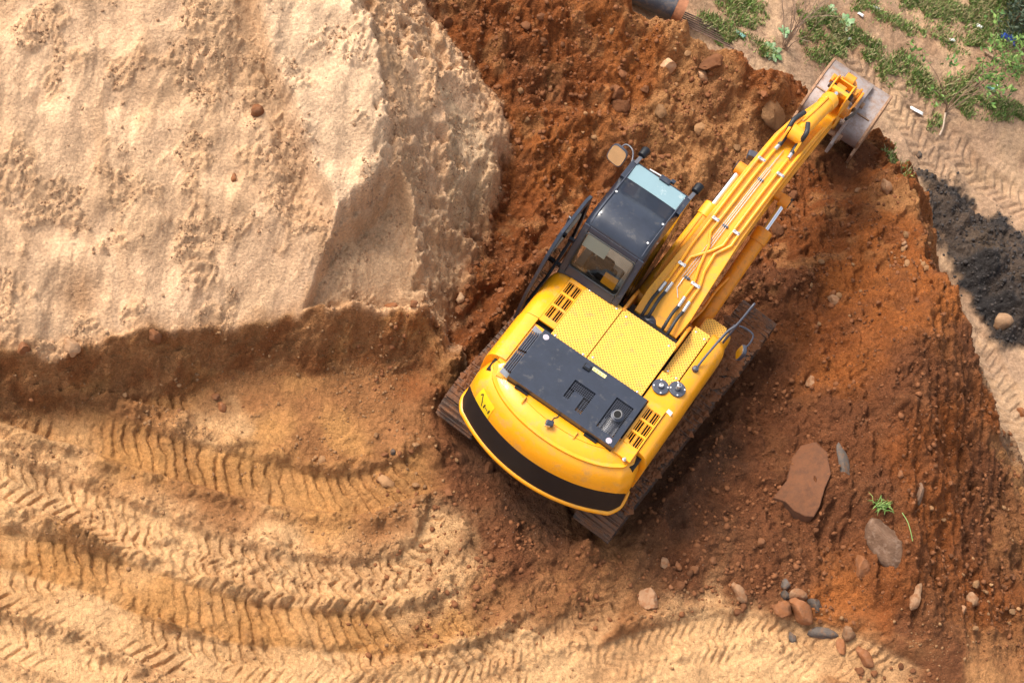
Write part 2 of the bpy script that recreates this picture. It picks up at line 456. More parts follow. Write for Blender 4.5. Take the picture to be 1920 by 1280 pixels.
BASE = rbf([  # the worked level the machine stands on, and the red mound
    (-300,800,0),(0,770,0.02),(0,1000,0),(0,1280,.05),(-300,1200,0),(300,1100,0),(600,1230,0),(900,1280,0),(600,860,0),(900,1000,0),(800,830,.05),
    (300,780,.05),(600,790,.05),(850,720,.05),(400,600,.1),(300,300,.3),(0,300,.3),(300,0,.6),(0,0,.6),
    (1000,700,0),(1150,700,0),(1250,800,0),(1350,650,0),(1100,550,0),(1300,470,.1),(1180,930,0),(900,640,.02),
    (930,520,.1),(990,350,.35),(1000,200,.85),(960,60,1.3),(1100,100,1.15),(1150,220,.7),(1250,150,.95),(1280,300,.35),(1400,200,.75),(1200,60,1.3),(1350,90,1.2),(1480,150,1.05),
    (1500,240,.5),(1560,300,.05),(1600,340,.3),(1690,300,.95),(1550,400,.35),(1450,500,.2),
    (1745,430,1.2),(1800,560,1.4),(1600,450,.65),(1650,600,1.1),(1500,600,.45),(1600,750,.9),(1450,800,.25),(1700,640,1.55),(1690,760,1.4),(1700,950,1.0),(1720,1100,.65),(1755,1250,.3),(1830,690,1.0),(1790,850,.75),(1800,1000,.35),(1850,850,.4),(1900,1000,.1),(1870,1150,.05),(1900,1260,.03),(1930,830,.25),(1870,720,.75),
    (1180,1040,.03),(1300,1110,.03),(1500,1190,.03),(1650,1290,.05),(1400,950,.22),(1500,1000,.3),(1600,1000,.55),(1620,1130,.35),(1300,950,.1),(1500,880,.5),
    (1560,190,.9),(1650,240,.95)], .01)
SANDS = rbf([(-300,720,1.1),(0,655,1.15),(180,640,1.15),(330,622,1.1),(470,603,1.1),(600,590,1.05),(700,583,1.0),(830,600,.85),
    (0,400,2.0),(0,200,2.7),(0,0,3.3),(-300,300,2.5),(300,450,1.75),(300,250,2.4),(300,0,3.3),(500,0,3.25),(600,0,3.15),(550,200,2.5),(600,380,1.95),(680,100,2.75),(720,300,2.1),
    (780,0,2.5),(800,200,1.95),(840,400,1.2),(760,480,1.25),(650,520,1.35),(880,250,1.35),(500,450,1.7),(900,350,.95)], .01)
LOW = rbf([(1100,-200,-1.0),(1200,-30,-1.1),(1320,40,-1.2),(1500,60,-1.6),(1700,100,-2.0),(1900,50,-2.0),(1900,250,-2.3),(1760,260,-2.3),(1800,400,-2.6),(1900,500,-2.6),(1920,700,-2.4),(1950,900,-2.0),(2000,-200,-2.2),(2200,300,-2.4)], .05)
LEDGE = W([(-900,760,1.15),(-300,705,1.15),(0,658,1.15),(60,662,1.15),(180,640,1.15),(330,622,1.1),(400,606,1.1),(470,603,1.1),(600,592,1.05),(640,584,1.0),(700,583,1.0),(790,588,.95),(828,600,.85),(846,650,.6),(860,680,.3)])[::-1]
FLANK = W([(858,640,.2),(850,590,.35),(858,565,.35),(880,500,.3),(902,440,.35),(935,370,.4),(964,290,.5),(940,215,.7),(905,150,.9),(850,80,1.15),(815,20,1.3),(790,-60,1.4),(740,-300,1.6),(700,-700,1.6)])
CREST = W([(960,-600,1.6),(1000,-250,1.5),(1100,-80,1.35),(1150,-8,1.3),(1185,26,1.25),(1260,46,1.2),(1330,75,1.2),(1420,112,1.15),(1490,138,1.05),(1560,180,.95),(1640,238,.9),(1690,290,.95),(1722,360,1.1),(1748,440,1.2),(1775,505,1.3),(1800,560,1.35),(1832,640,1.15),(1872,740,.75),(1910,850,.35),(1965,1000,.1),(2050,1150,.05),(2300,1400,.05),(2600,1900,.05)])
SLAB = W([(440,-80,3.5),(468,0,3.2),(520,180,2.6),(570,300,2.25),(622,437,1.8),(640,420,1.8),(662,402,1.85),(690,372,1.95),(742,308,2.1),(722,200,2.5),(700,90,2.8),(680,-80,3.4)])
HOLLOW = W([(626,445,1.75),(664,408,1.85),(692,378,1.9),(745,312,2.05),(775,370,1.75),(800,480,1.35),(815,575,1.0),(700,580,1.0),(565,585,1.05),(585,520,1.35)])
FACET = W([(818,165,1.95),(850,160,1.9),(900,205,1.5),(935,280,1.0),(925,350,.9),(880,420,.9),(845,360,1.35),(835,250,1.7)])
HEAPB = W([(1722,305,-2.2),(1760,300,-2.1),(1800,318,-2.1),(1860,365,-2.1),(1925,405,-2.1),(2010,450,-2.1),(2010,640,-2.1),(1930,640,-2.2),(1890,640,-2.2),(1850,590,-2.3),(1800,510,-2.3),(1755,420,-2.3)])
RUTS = [  # kind, width, depth, path in the photograph
    ('bar', .50, .07, [(-60,690),(34,698),(169,716),(281,738),(395,752)]),
    ('bar', .62, .08, [(-80,735),(0,756),(112,790),(253,838),(394,877),(534,910),(660,925),(759,899),(844,872)]),
    ('lug', .58, .07, [(-80,868),(0,894),(84,921),(197,966),(309,1011),(450,1056),(590,1083),(725,1080),(800,1044),(832,978),(846,915)]),
    ('lug', .46, .05, [(120,950),(197,990),(337,1066),(478,1101),(619,1120),(759,1122),(850,1090)]),
    ('bar', .66, .10, [(-80,1010),(0,1029),(112,1057),(253,1102),(394,1146),(534,1174),(675,1186),(815,1170),(940,1122)]),
    ('lug', .60, .07, [(-80,1080),(0,1102),(112,1136),(225,1180),(337,1224),(478,1246),(647,1259),(815,1262),(945,1226),(1040,1172)]),
    ('wave', .62, .05, [(600,1330),(800,1300),(960,1262),(1080,1190),(1130,1120),(1150,1070)]),
    ('wave', .66, .05, [(900,1330),(1100,1262),(1240,1212),(1360,1196),(1470,1200),(1580,1235),(1720,1310)]),
    ('wave', .55, .04, [(1150,1330),(1300,1270),(1430,1250),(1560,1300)]),
    ('lug', .55, .05, [(-80,1170),(40,1210),(160,1262),(260,1310)]),
]
RUTW = [(k, wd, dp, np.array(smooth_path(W([(x, y, 0) for x, y in p]), 5))) for k, wd, dp, p in RUTS]
LOWRUT = [np.array(smooth_path(W([(x, y, -2.4) for x, y in p]), 4)) for p in ([(1560,120),(1640,190),(1700,250),(1760,320),(1850,420),(1960,520)], [(1680,170),(1740,230),(1800,290),(1900,360),(2000,430)], [(1840,640),(1870,720),(1900,800),(1960,900)])]

def grid_axis(lo, hi, step, far, grow=1.18):
    core = list(np.arange(lo, hi+1e-6, step)); a = []; b = []; s = step; p = lo
    while p > -far: s *= grow; p -= s; a.append(p)
    s = step; p = core[-1]
    while p < far: s *= grow; p += s; b.append(p)
    return np.array(a[::-1]+core+b)
GX = grid_axis(-9.3, 11.2, .0265, 90)
_m = (GX > -9.3) & (GX < -.4)
GX = np.concatenate([GX[GX <= -9.3], np.arange(-9.28, -.4, .0195), GX[GX >= -.4]])
ylow = np.concatenate([np.arange(-6.0, .0, .0195), np.arange(.0, 7.6, .0265)]); yhi = [ylow[-1]]; st = .0265
while yhi[-1] < 13.5: st = min(st*1.02, .055); yhi.append(yhi[-1]+st)
while yhi[-1] < 90: st *= 1.18; yhi.append(yhi[-1]+st)
ya = []; st = .0265; p = ylow[0]
while p > -90: st *= 1.18; p -= st; ya.append(p)
GY = np.array(ya[::-1] + list(ylow) + yhi[1:])
X, Y = np.meshgrid(GX, GY)
X = X.astype(float); Y = Y.astype(float)
n_w1 = fbm(X, Y, 1.3, 4, 3); n_w2 = fbm(X, Y, .35, 4, 9)
base = np.clip(BASE(X, Y), -.15, 1.9)
sandh = np.clip(SANDS(X, Y), .5, 3.6)
low = np.clip(LOW(X, Y), -2.9, -.8)
dl, sidel, _ = pdist(X, Y, LEDGE); dl = dl*sidel
dfk, sidef, _ = pdist(X, Y, FLANK); dfk = dfk*sidef
dc, sidec, arcc = pdist(X, Y, CREST); dc = -dc*sidec       # + on the site side
# check the signs with known points
def sgn(px, py, z, arr):
    q = at(px, py, z); i = np.searchsorted(GY, q[1]); j = np.searchsorted(GX, q[0]); return np.sign(arr[i, j])
dl *= sgn(300, 400, 1.8, dl); dfk *= sgn(600, 300, 2.2, dfk); dc *= sgn(1300, 400, .1, dc)
dlw = dl + .12*n_w1 + .03*n_w2
dfw = dfk + .10*n_w1 + .05*n_w2
dcw = dc - .13 + .12*n_w1 + .07*n_w2

# -- red soil relief
lump = .11*fbm(X, Y, 1.1, 3, 21) + .10*(billow(X+.12*n_w2, Y+.12*n_w1, .42, 4, 33)-.35) + .035*(billow(X, Y, .14, 2, 35)-.3)
pit = billow(X+.1*n_w2, Y, .55, 3, 37); lump -= .16*np.clip(.16-pit, 0, 1)*3        # dug hollows between the clods
step = fbm(X, Y, .9, 4, 39); lump += .10*(np.round(step*2.5)/2.5-step)*0 + .05*np.tanh(6*fbm(X, Y, .5, 3, 38))
rill = .10*fbm(X*3.0+.5*n_w2, Y*.5, 1.0, 4, 41) + .055*fbm(X*8+.4*n_w1, Y*1.0, 1.0, 3, 44)
right = sstep(1.2, 3.4, X - .12*Y)                      # the streaked right flank of the mound
rough_up = sstep(-.2, 1.2, Y-.25*X+.2) * (1-right*.7)
calm = sstep(.6, 1.6, np.hypot((X-.1)/1.15, (Y-.1)/1.15))  # trodden flat round the tracks
flatgr = 1-sstep(-.4, .6, (Y + 3.1 + .25*np.abs(X-1.5)) + .35*n_w1)   # lower tracked level
plainm = np.clip((1-sstep(-3.2, -2.0, X-.45*(Y+2.6)+.4*n_w1))*sstep(.75, -.25, Y+.25*(X+3.0)+.3*n_w1) + flatgr, 0, 1)
rg_d, rg_s, rg_a = pdist(X, Y, W([(1790,560,1.4),(1730,600,1.5),(1698,650,1.55),(1690,760,1.4),(1700,950,1.0),(1720,1100,.65),(1750,1230,.3)]))
base = base + .16*np.exp(-np.abs(rg_d+.08*n_w1)/.30)*(1-sstep(rg_a.max()-1.2, rg_a.max(), rg_a))
soilrel = (lump*(.70+.75*rough_up) + rill*right*1.3 + .022*fbm(X, Y, .09, 3, 47))*(.35+.65*calm)
zred = base + soilrel*(1-plainm) + plainm*(.05*fbm(X, Y, .8, 3, 51)+.018*(billow(X, Y, .16, 3, 55)-.3))
# -- ruts
zrut = np.zeros_like(zred); rutmask = np.zeros_like(zred); barmask = np.zeros_like(zred)
for kind, wd, dp, path in RUTW:
    x0, y0 = path.min(0)-.9; x1, y1 = path.max(0)+.9
    jx = slice(*np.searchsorted(GX, (x0, x1))); iy = slice(*np.searchsorted(GY, (y0, y1)))
    xx = X[iy, jx]; yy = Y[iy, jx]
    d, s, a = pdist(xx, yy, path); t = d*s + .035*n_w2[iy, jx] + .03*n_w1[iy, jx]
    at_ = np.abs(t); L = a.max(); endf = sstep(0, .5, a)*(1-sstep(L-.5, L, a))
    inner = 1-sstep(wd*.42, wd*.54, at_)
    prof = -dp*inner
    bank = np.exp(-((at_-wd*.66)/(.12))**2)*((.6*dp+.015)*(1+1.8*n_w2[iy, jx]) + .05*(billow(xx, yy, .13, 2, 57)-.25))
    if kind == 'bar':
        ph = (a + .09*n_w1[iy, jx] + .035*n_w2[iy, jx] + .38*t)/.18; fr = ph-np.floor(ph)
        pat = -.050*(sstep(.0, .12, fr)*(1-sstep(.3, .52, fr)))
    elif kind == 'lug':
        ph = (a + .9*at_ - 1.0*at_*at_ + np.where(t > 0, .09, 0) + .05*n_w2[iy, jx] + .06*n_w1[iy, jx])/.175; fr = ph-np.floor(ph)
        pat = -.046*(sstep(.0, .10, fr)*(1-sstep(.24, .42, fr)))*(1-.6*(1-sstep(.0, .04, at_)))
    else:
        ph = (a + .05*np.sin(t*17) + .05*n_w2[iy, jx])/.125; fr = ph-np.floor(ph)
        pat = -.036*(sstep(.0, .18, fr)*(1-sstep(.3, .6, fr)))
    wear = np.clip(1.0+1.4*n_w1[iy, jx]+.7*n_w2[iy, jx]-.15, .05, 1.2)
    z = (prof + pat*inner*wear + bank)*endf
    zrut[iy, jx] = zrut[iy, jx]*(1-inner*endf*.85) + z
    rutmask[iy, jx] = np.maximum(rutmask[iy, jx], inner*endf)
    if kind == 'bar': barmask[iy, jx] = np.maximum(barmask[iy, jx]*1.0, (inner+.4*np.exp(-((at_-wd*.66)/.13)**2))*endf)
    elif kind == 'lug': barmask[iy, jx] = barmask[iy, jx]*(1-inner*endf)
zred = zred + zrut*np.clip(plainm+.6, 0, 1)
# -- sand bank
crumb = np.clip(sstep(.02, .35, fbm(X, Y, .9, 3, 61)+.35*n_w2) + .8*np.exp(-((sdf(X, Y, SLAB)+.25)/.3)**2)*(n_w2 > -.3) + .7*sstep(-2.6, -1.9, X+.25*Y)*sstep(-.2, .2, n_w2), 0, 1)
flow = fbm(X*1.6+.3*n_w1, Y*.5, .8, 4, 65)
zs = sandh + .17*fbm(X, Y, 1.5, 3, 71) + .05*flow + crumb*(.075*(billow(X+.08*n_w2, Y, .16, 4, 75)-.25) + .05*np.maximum(0, fbm(X, Y, .085, 2, 76)-.05)) + .010*fbm(X, Y, .12, 3, 79) + .02*fbm(X*2.2+.5*n_w1, Y*.45+.2*n_w2, .7, 3, 78)
ds = sdf(X, Y, SLAB) + .05*n_w2 + .03*n_w1
zs += .34*sstep(-.04, .10, ds) - .05*np.exp(-((ds-.03)/.05)**2)*0
dh = sdf(X, Y, HOLLOW) + .05*n_w2
fadeh = sstep(-.2, .9, Y+.25*X+1.0)
zs -= .48*sstep(-.02, .13, dh)*fadeh
cone = np.exp(-(((X-at(690,520,1.2)[0])/.75)**2+((Y-at(690,520,1.2)[1])/.55)**2)); zs += .3*cone
for pts, h, wl, wr in (([(700,20,2.75),(735,200,2.4),(748,300,2.1),(768,360,1.8),(790,450,1.45),(815,570,1.0)], .30, .30, .30),
                       ([(800,80,2.0),(825,170,1.95),(838,260,1.6),(850,360,1.3),(862,430,1.0)], .26, .14, .45),
                       ([(380,150,2.7),(440,260,2.35),(460,340,2.0),(430,420,1.9)], .12, .35, .2)):
    d, s, a = pdist(X, Y, W(pts)); t = d*s + .09*n_w2 + .05*n_w1; L = a.max()
    zs += h*np.where(t > 0, np.exp(-np.abs(t)/wl), np.exp(-np.abs(t)/wr))*sstep(0, .3, a)*(1-sstep(L-.3, L+.01, a))
for pts, dep, wd in (([(622,440,1.8),(640,418,1.85),(665,402,1.9),(690,380,1.95),(742,312,2.1)], .09, .035), ([(560,430,1.7),(500,380,1.85),(470,350,1.95)], .03, .03), ([(430,600,1.2),(420,500,1.55),(400,430,1.75)], .03, .05)):
    d, s, a = pdist(X, Y, W(pts)); zs -= dep*np.exp(-((d+.02*n_w2)/wd)**2)
for px, py, z, r, dp in ((150,560,1.35,.28,.16),(445,335,2.0,.12,.08),(475,215,2.45,.12,.06),(245,215,2.5,.3,.07),(60,110,3.0,.3,.06)):
    q = at(px, py, z); d = np.hypot(X-q[0], Y-q[1]); zs -= dp*np.exp(-(d/r)**2)
# -- join sand and red soil
rise = np.where(dfw > 0, 1.3*dfw, 3*dfw) + sstep(0, .3, dfw)*(.16*fbm(X*1.4, Y*.8, .7, 4, 73) + .07*(billow(X, Y, .2, 3, 74)-.3) + .03*np.maximum(0, fbm(X, Y, .085, 2, 76)))
zsand = zred + smin(zs-zred, rise, .06)
fk = 1.7-.7*sstep(-5.5, -2.2, X)
face = zs + fk*np.minimum(dlw, 0) + (.11*fbm(X*1.2, dlw*2.6, .5, 4, 87) + .09*(billow(X, dlw*2.2, .22, 3, 89)-.3))*sstep(.0, .12, -dlw)
zsand = smin(zsand, face, .05)
rawz = np.where(dfk > -.3, np.maximum(zred, zsand), zred)
talus = .5*np.exp(-np.clip(-dlw-.30, 0, 9)/.28)*sstep(.1, .3, -dlw)*sstep(-.1, .3, dfk)
zsite = smax(rawz, zred+talus*.5, .04)
sandmask = sstep(-.05, .07, dlw+.05*n_w2)*sstep(-.10, .22, dfw+.16*n_w2)
facemask = (1-sstep(-.03, .05, dlw))*sstep(.02, .2, zsite-zred)*(dfk > -.2)
# -- drop to the lower ground
kx = 2.3 - 1.15*sstep(.3, -2.2, Y-.0) if False else 2.2-1.0*sstep(2.0, -1.0, Y)
zlow = low + .10*fbm(X, Y, 2.2, 3, 81) + .035*fbm(X, Y, .35, 4, 85)
for pth in LOWRUT:
    d, s, a = pdist(X, Y, pth); inn = 1-sstep(.2, .3, d+.05*n_w2)
    ph = (a+.7*d+np.where(s > 0, .09, 0)+.05*n_w2)/.18; fr = ph-np.floor(ph)
    zlow += inn*(-.05-.035*sstep(0, .15, fr)*(1-sstep(.3, .55, fr)))
dhp = sdf(X, Y, HEAPB) + .12*n_w1 + .05*n_w2
heapm = sstep(-.12, .12, dhp+.1*n_w2)
zlow = zlow + .75*sstep(-.1, .9, dhp)*(1+.6*n_w1) + heapm*(.14*(billow(X, Y, .35, 4, 91)-.3)+.05*(billow(X, Y, .12, 2, 93)-.3))
zc = smin(zsite, base+.06*n_w2 + soilrel*.5 + kx*np.minimum(dcw, 0) + 30*np.maximum(dcw, 0), .08)
Z = smax(zlow, zc, .10)
Z = np.where(dcw > .35, zsite, Z)
# pit where the bucket digs
q = l2w_q = None
def l2w(x, y, z=0.0):
    c, s = math.cos(R(MAZ)), math.sin(R(MAZ)); return np.array([x*c+y*s, -x*s+y*c, z])
_c, _s = math.cos(R(MAZ)), math.sin(R(MAZ)); _lx = X*_c-Y*_s; _ly = X*_s+Y*_c
pitm = sstep(-.55, -.05, _lx+.1*n_w2)*sstep(1.75, 1.2, _lx+.1*n_w2)*sstep(4.7, 5.3, _ly)*sstep(6.9, 6.3, _ly+.1*n_w1)
Z = Z*(1-pitm) + pitm*np.minimum(Z, .12+.5*(Z-.12)*0 + .08*n_w1 + .25*sstep(5.2, 4.6, _ly))
lowmask = sstep(-.15, -.45, dcw)*sstep(.25, .05, Z-zlow)
# keep the strip under the tracks level
c, s = math.cos(R(MAZ)), math.sin(R(MAZ)); lx = X*c-Y*s; ly = X*s+Y*c
und = sstep(2.15, 1.5, np.abs(lx))*sstep(2.8, 2.05, np.abs(ly))
Z = Z*(1-und) + und*np.minimum(Z, .02+.03*n_w2)
# soil thrown up against the tracks
Z += .36*np.exp(-((lx+1.74)/.17)**2)*sstep(-2.3, -1.7, ly)*sstep(2.2, 1.4, ly)*(1+.8*n_w2)
Z += .26*np.exp(-((lx-1.84)/.20)**2)*sstep(-2.6, -1.7, ly)*sstep(1.6, .6, ly)*(1+.8*n_w2)
Z += .30*np.exp(-((ly+2.45)/.22)**2)*(np.exp(-((lx-1.25)/.42)**2)+np.exp(-((lx+1.25)/.42)**2))*(1+.8*n_w2)

# ------------------------------------------------------------------ terrain: soil kinds, some light and shade painted in
PAL = dict(sand=(.60,.382,.225), sandc=(.43,.25,.13), tan=(.60,.35,.165), ochre=(.42,.205,.070), brown=(.285,.125,.048), red=(.22,.068,.019),
           bright=(.30,.097,.025), dark=(.15,.054,.022), umber=(.115,.050,.025), yell=(.38,.18,.070), low=(.34,.215,.132), lowd=(.25,.145,.082), black=(.030,.026,.025), pale=(.46,.30,.175))
KC = [(60,760,'tan'),(100,830,'tan'),(60,930,'tan'),(250,760,'brown'),(350,700,'brown'),(480,720,'brown'),(560,760,'brown'),(650,740,'brown'),(700,690,'brown'),(640,790,'ochre'),(760,760,'brown'),(500,800,'ochre'),(800,700,'red'),(120,700,'brown'),(520,680,'ochre'),(250,830,'ochre'),(100,1050,'ochre'),(300,1130,'ochre'),(150,1180,'tan'),(400,930,'brown'),(320,1010,'tan'),(520,1010,'tan'),(560,1090,'tan'),(700,1100,'tan'),
      (600,940,'ochre'),(420,860,'ochre'),(420,790,'tan'),(600,830,'brown'),(720,830,'brown'),(830,870,'dark'),(720,930,'brown'),(830,1000,'tan'),(800,1080,'tan'),(500,1170,'ochre'),(700,1180,'ochre'),(850,1160,'ochre'),(940,1100,'brown'),
      (60,1240,'tan'),(300,1250,'tan'),(600,1260,'tan'),(900,1250,'tan'),(1000,1200,'tan'),(1050,1130,'brown'),(950,1020,'dark'),(1100,1060,'brown'),(1150,1160,'brown'),(1250,1250,'tan'),(1400,1210,'tan'),(1350,1150,'tan'),(1200,1200,'brown'),(1480,1260,'tan'),
      (880,920,'dark'),(1000,960,'umber'),(900,820,'umber'),(830,760,'dark'),(880,660,'red'),(900,560,'red'),(1000,480,'red'),(980,400,'red'),(1040,330,'bright'),(960,140,'red'),(900,60,'red'),(1050,180,'red'),(1150,120,'bright'),(1000,30,'red'),(1120,30,'yell'),(1220,90,'yell'),  # dark and umber beside the machine include its shade, painted into the soil
      (1180,180,'bright'),(1300,170,'yell'),(1250,240,'yell'),(1350,220,'yell'),(1330,290,'yell'),(1420,170,'red'),(1480,160,'red'),(1480,220,'yell'),(1400,110,'red'),(1550,330,'red'),(1600,300,'dark'),(1560,400,'red'),(1650,350,'bright'),(1690,420,'yell'),(1690,330,'red'),(1640,480,'bright'),(1500,480,'red'),  # dark under the bucket is its shade painted in
      (1450,540,'dark'),(1560,560,'bright'),(1650,560,'bright'),(1720,520,'red'),(1780,560,'red'),(1650,640,'bright'),(1550,650,'red'),(1480,680,'dark'),(1720,640,'bright'),(1550,720,'bright'),(1450,780,'dark'),(1350,850,'umber'),(1280,950,'umber'),(1400,900,'dark'),(1550,800,'dark'),(1650,780,'dark'),  # umber right of the tracks is partly the machine's shade, painted in
      (1500,980,'dark'),(1600,950,'dark'),(1680,920,'red'),(1750,850,'red'),(1750,1000,'red'),(1820,1000,'dark'),(1850,900,'dark'),(1900,1000,'brown'),(1860,1100,'red'),(1650,1150,'red'),(1700,1200,'dark'),(1580,1130,'bright'),(1450,1080,'dark'),(1300,1060,'dark'),(1780,1240,'dark'),(1880,1230,'brown'),(1850,1275,'yell'),(1600,1220,'brown'),  # dark on the right slope includes painted shade where it turns away
      (1860,650,'pale'),(1900,760,'pale'),(1900,860,'yell'),(1840,620,'yell'),(1880,700,'pale'),(1810,600,'yell'),(1790,700,'dark'),(1840,800,'red')]
kp = W([(x, y, .3) for x, y, _ in KC]); names = sorted(PAL); 
wx = X + .22*n_w1 + .12*n_w2; wy = Y + .22*fbm(X, Y, 1.3, 3, 103) + .12*fbm(X, Y, .35, 3, 107)
csum = np.zeros(X.shape); col = np.zeros(X.shape+(3,))
for (px_, py_), (_, _, nm) in zip(kp, KC):
    d2 = (wx-px_)**2+(wy-py_)**2; wgt = 1/(d2+.03)**2.2
    csum += wgt; col += wgt[..., None]*np.array(PAL[nm])
col /= csum[..., None]
def blend(c, m, k):
    m = np.clip(m, 0, 1)[..., None]; return c*(1-m)+np.array(k)*m
pm = plainm*(1-sandmask)
col = blend(col, pm*barmask*.75*(.6+.4*np.clip(n_w1*2+.5, 0, 1)), PAL['ochre'])
col = blend(col, pm*(rutmask-barmask).clip(0, 1)*.6, PAL['tan'])
col = blend(col, pm*np.exp(-((zrut-.05)/.03)**2)*(1-rutmask)*.4, PAL['brown'])
col = blend(col, pm*sstep(.15, .6, n_w1+.3*n_w2)*.35, PAL['brown'])
upm = sstep(.3, 1.6, Y-.3*X+.3)
col = blend(col, (1-pm)*sstep(.12, .6, fbm(X, Y, .45, 4, 111))*(.08+.5*upm), PAL['yell'])
col = blend(col, (1-pm)*sstep(.1, .5, fbm(X, Y, .8, 4, 117))*.45, PAL['dark'])
fm = facemask*sstep(-.2, .2, dfk)
col = blend(col, fm, (.30,.135,.052)); col = blend(col, fm*sstep(.0, .5, fbm(X, dlw*2.2, .9, 4, 121))*.5, PAL['ochre']); col = blend(col, fm*sstep(.0, .5, -fbm(X, dlw*2.2, .6, 4, 123))*.55, PAL['red'])
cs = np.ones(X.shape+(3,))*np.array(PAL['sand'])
cs = blend(cs, crumb*.5, PAL['sandc']); cs = blend(cs, sstep(.1, .5, flow)*.35, PAL['sandc'])  # crumb tone paints in the shade of rough sand
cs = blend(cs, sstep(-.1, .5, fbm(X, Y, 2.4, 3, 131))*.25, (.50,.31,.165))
cs = blend(cs, sstep(0, .08, ds)*.7, (.63,.425,.262)); cs = blend(cs, np.exp(-((ds+.20)/.16)**2)*.55*(dlw > .3), (.36,.21,.11)); cs = blend(cs, sstep(0, .1, dh)*.5, (.46,.285,.155))  # slab lighter, rim band and hollow darker: light and shade put into colour
cs = blend(cs, sstep(0, .06, sdf(X, Y, FACET)+.06*n_w2)*.6, (.58,.405,.24))  # facet painted lighter for the light it catches
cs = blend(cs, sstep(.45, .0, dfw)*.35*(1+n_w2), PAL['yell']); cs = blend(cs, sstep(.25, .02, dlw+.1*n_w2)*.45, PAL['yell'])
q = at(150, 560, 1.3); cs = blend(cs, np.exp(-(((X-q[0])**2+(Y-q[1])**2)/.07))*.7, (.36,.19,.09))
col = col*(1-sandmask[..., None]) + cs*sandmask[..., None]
cl = np.ones(X.shape+(3,))*np.array(PAL['low']); cl = blend(cl, sstep(-.1, .5, fbm(X, Y, 1.5, 4, 141))*.7, PAL['lowd']); cl = blend(cl, sstep(.1, .5, fbm(X, Y, .9, 4, 143))*.5, PAL['pale'])
cl = blend(cl, heapm*(.97+.25*n_w1), PAL['black'])
col = col*(1-lowmask[..., None]) + cl*lowmask[..., None]
col = np.clip(col*(1+.10*n_w2[..., None]), .005, .9)

# ------------------------------------------------------------------ terrain: meshes
gy_, gx_ = np.gradient(Z, GY, GX)
NRM = np.dstack([-gx_, -gy_, np.ones_like(Z)]); NRM /= np.linalg.norm(NRM, axis=2, keepdims=True)
ny, nx = Z.shape
idx = np.arange(ny*nx).reshape(ny, nx)
Q = np.stack([idx[:-1, :-1], idx[:-1, 1:], idx[1:, 1:], idx[1:, :-1]], -1).reshape(-1, 4)
def fc(a): return (a[:-1, :-1]+a[1:, 1:]).ravel()*.5
f_low = fc(lowmask) > .5
f_heap = f_low & (fc(heapm) > .5)
f_sand = (fc(sandmask) > .5) & ~f_low
f_plain = ~f_low & ~f_sand & (fc(plainm) > .5) & ~(fc(facemask) > .5)
f_mound = ~f_low & ~f_sand & ~f_plain
VV = np.stack([X, Y, Z], -1).reshape(-1, 3); NN = NRM.reshape(-1, 3); CC = np.concatenate([col.reshape(-1, 3), np.ones((ny*nx, 1))], 1)
def soil_mesh(name, mask, mat):
    q = Q[mask]; used, inv = np.unique(q, return_inverse=True); inv = inv.reshape(-1)
    me = bpy.data.meshes.new(name); n = len(q)
    me.vertices.add(len(used)); me.vertices.foreach_set('co', VV[used].astype(np.float32).ravel())
    me.loops.add(4*n); me.loops.foreach_set('vertex_index', inv.astype(np.int32))
    me.polygons.add(n); me.polygons.foreach_set('loop_start', np.arange(0, 4*n, 4, dtype=np.int32))
    me.polygons.foreach_set('use_smooth', np.ones(n, bool))
    me.update(calc_edges=True)
    a = me.attributes.new('albedo', 'FLOAT_COLOR', 'POINT'); a.data.foreach_set('color', CC[used].astype(np.float32).ravel())
    me.normals_split_custom_set_from_vertices(NN[used].tolist())
    me.materials.append(MATS[mat])
    return tag(link(name, me), kind='structure')
tag(soil_mesh('ground', f_plain, 'rut_soil'), 'tan rutted ground crossed by curving tyre and crawler tracks', 'ground')
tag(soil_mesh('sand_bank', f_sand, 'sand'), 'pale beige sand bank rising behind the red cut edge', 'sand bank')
tag(soil_mesh('soil_mound', f_mound, 'red_soil'), 'rough reddish-brown dug soil around the excavator', 'soil')
tag(soil_mesh('lower_ground', f_low & ~f_heap, 'low_soil'), 'lower tan ground with grass beyond the red mound', 'ground')
tag(soil_mesh('black_soil_heap', f_heap, 'black_soil'), 'heap of black soil on the lower ground', 'soil heap')

def height(x, y):
    j = np.clip(np.searchsorted(GX, x)-1, 0, nx-2); i = np.clip(np.searchsorted(GY, y)-1, 0, ny-2)
    u = (x-GX[j])/(GX[j+1]-GX[j]); v = (y-GY[i])/(GY[i+1]-GY[i])
    return (Z[i, j]*(1-u)+Z[i, j+1]*u)*(1-v)+(Z[i+1, j]*(1-u)+Z[i+1, j+1]*u)*v
def hit(px, py):
    """ground point seen at a place in the photograph"""
    prev = 4.5
    for z in np.arange(4.5, -4, -.03):
        p = at(px, py, z)
        if z <= height(p[0], p[1]):
            return Vector((p[0], p[1], float(height(p[0], p[1]))))
    p = at(px, py, -2.4); return Vector((p[0], p[1], float(height(p[0], p[1]))))
def gnormal(x, y):
    e = .08
    return Vector((-(height(x+e, y)-height(x-e, y))/(2*e), -(height(x, y+e)-height(x, y-e))/(2*e), 1)).normalized()

# ------------------------------------------------------------------ the excavator (x right, y forward, z up)
M = MATS
ex = link('excavator', None)
ex.rotation_euler = (0, 0, -R(MAZ))
tag(ex, 'yellow crawler excavator with dark cab roof digging into the red soil', 'excavator')
UY = R(-2.6)          # the undercarriage stands slightly turned under the house
def ux(x, y): return (x*math.cos(UY)-y*math.sin(UY), x*math.sin(UY)+y*math.cos(UY))

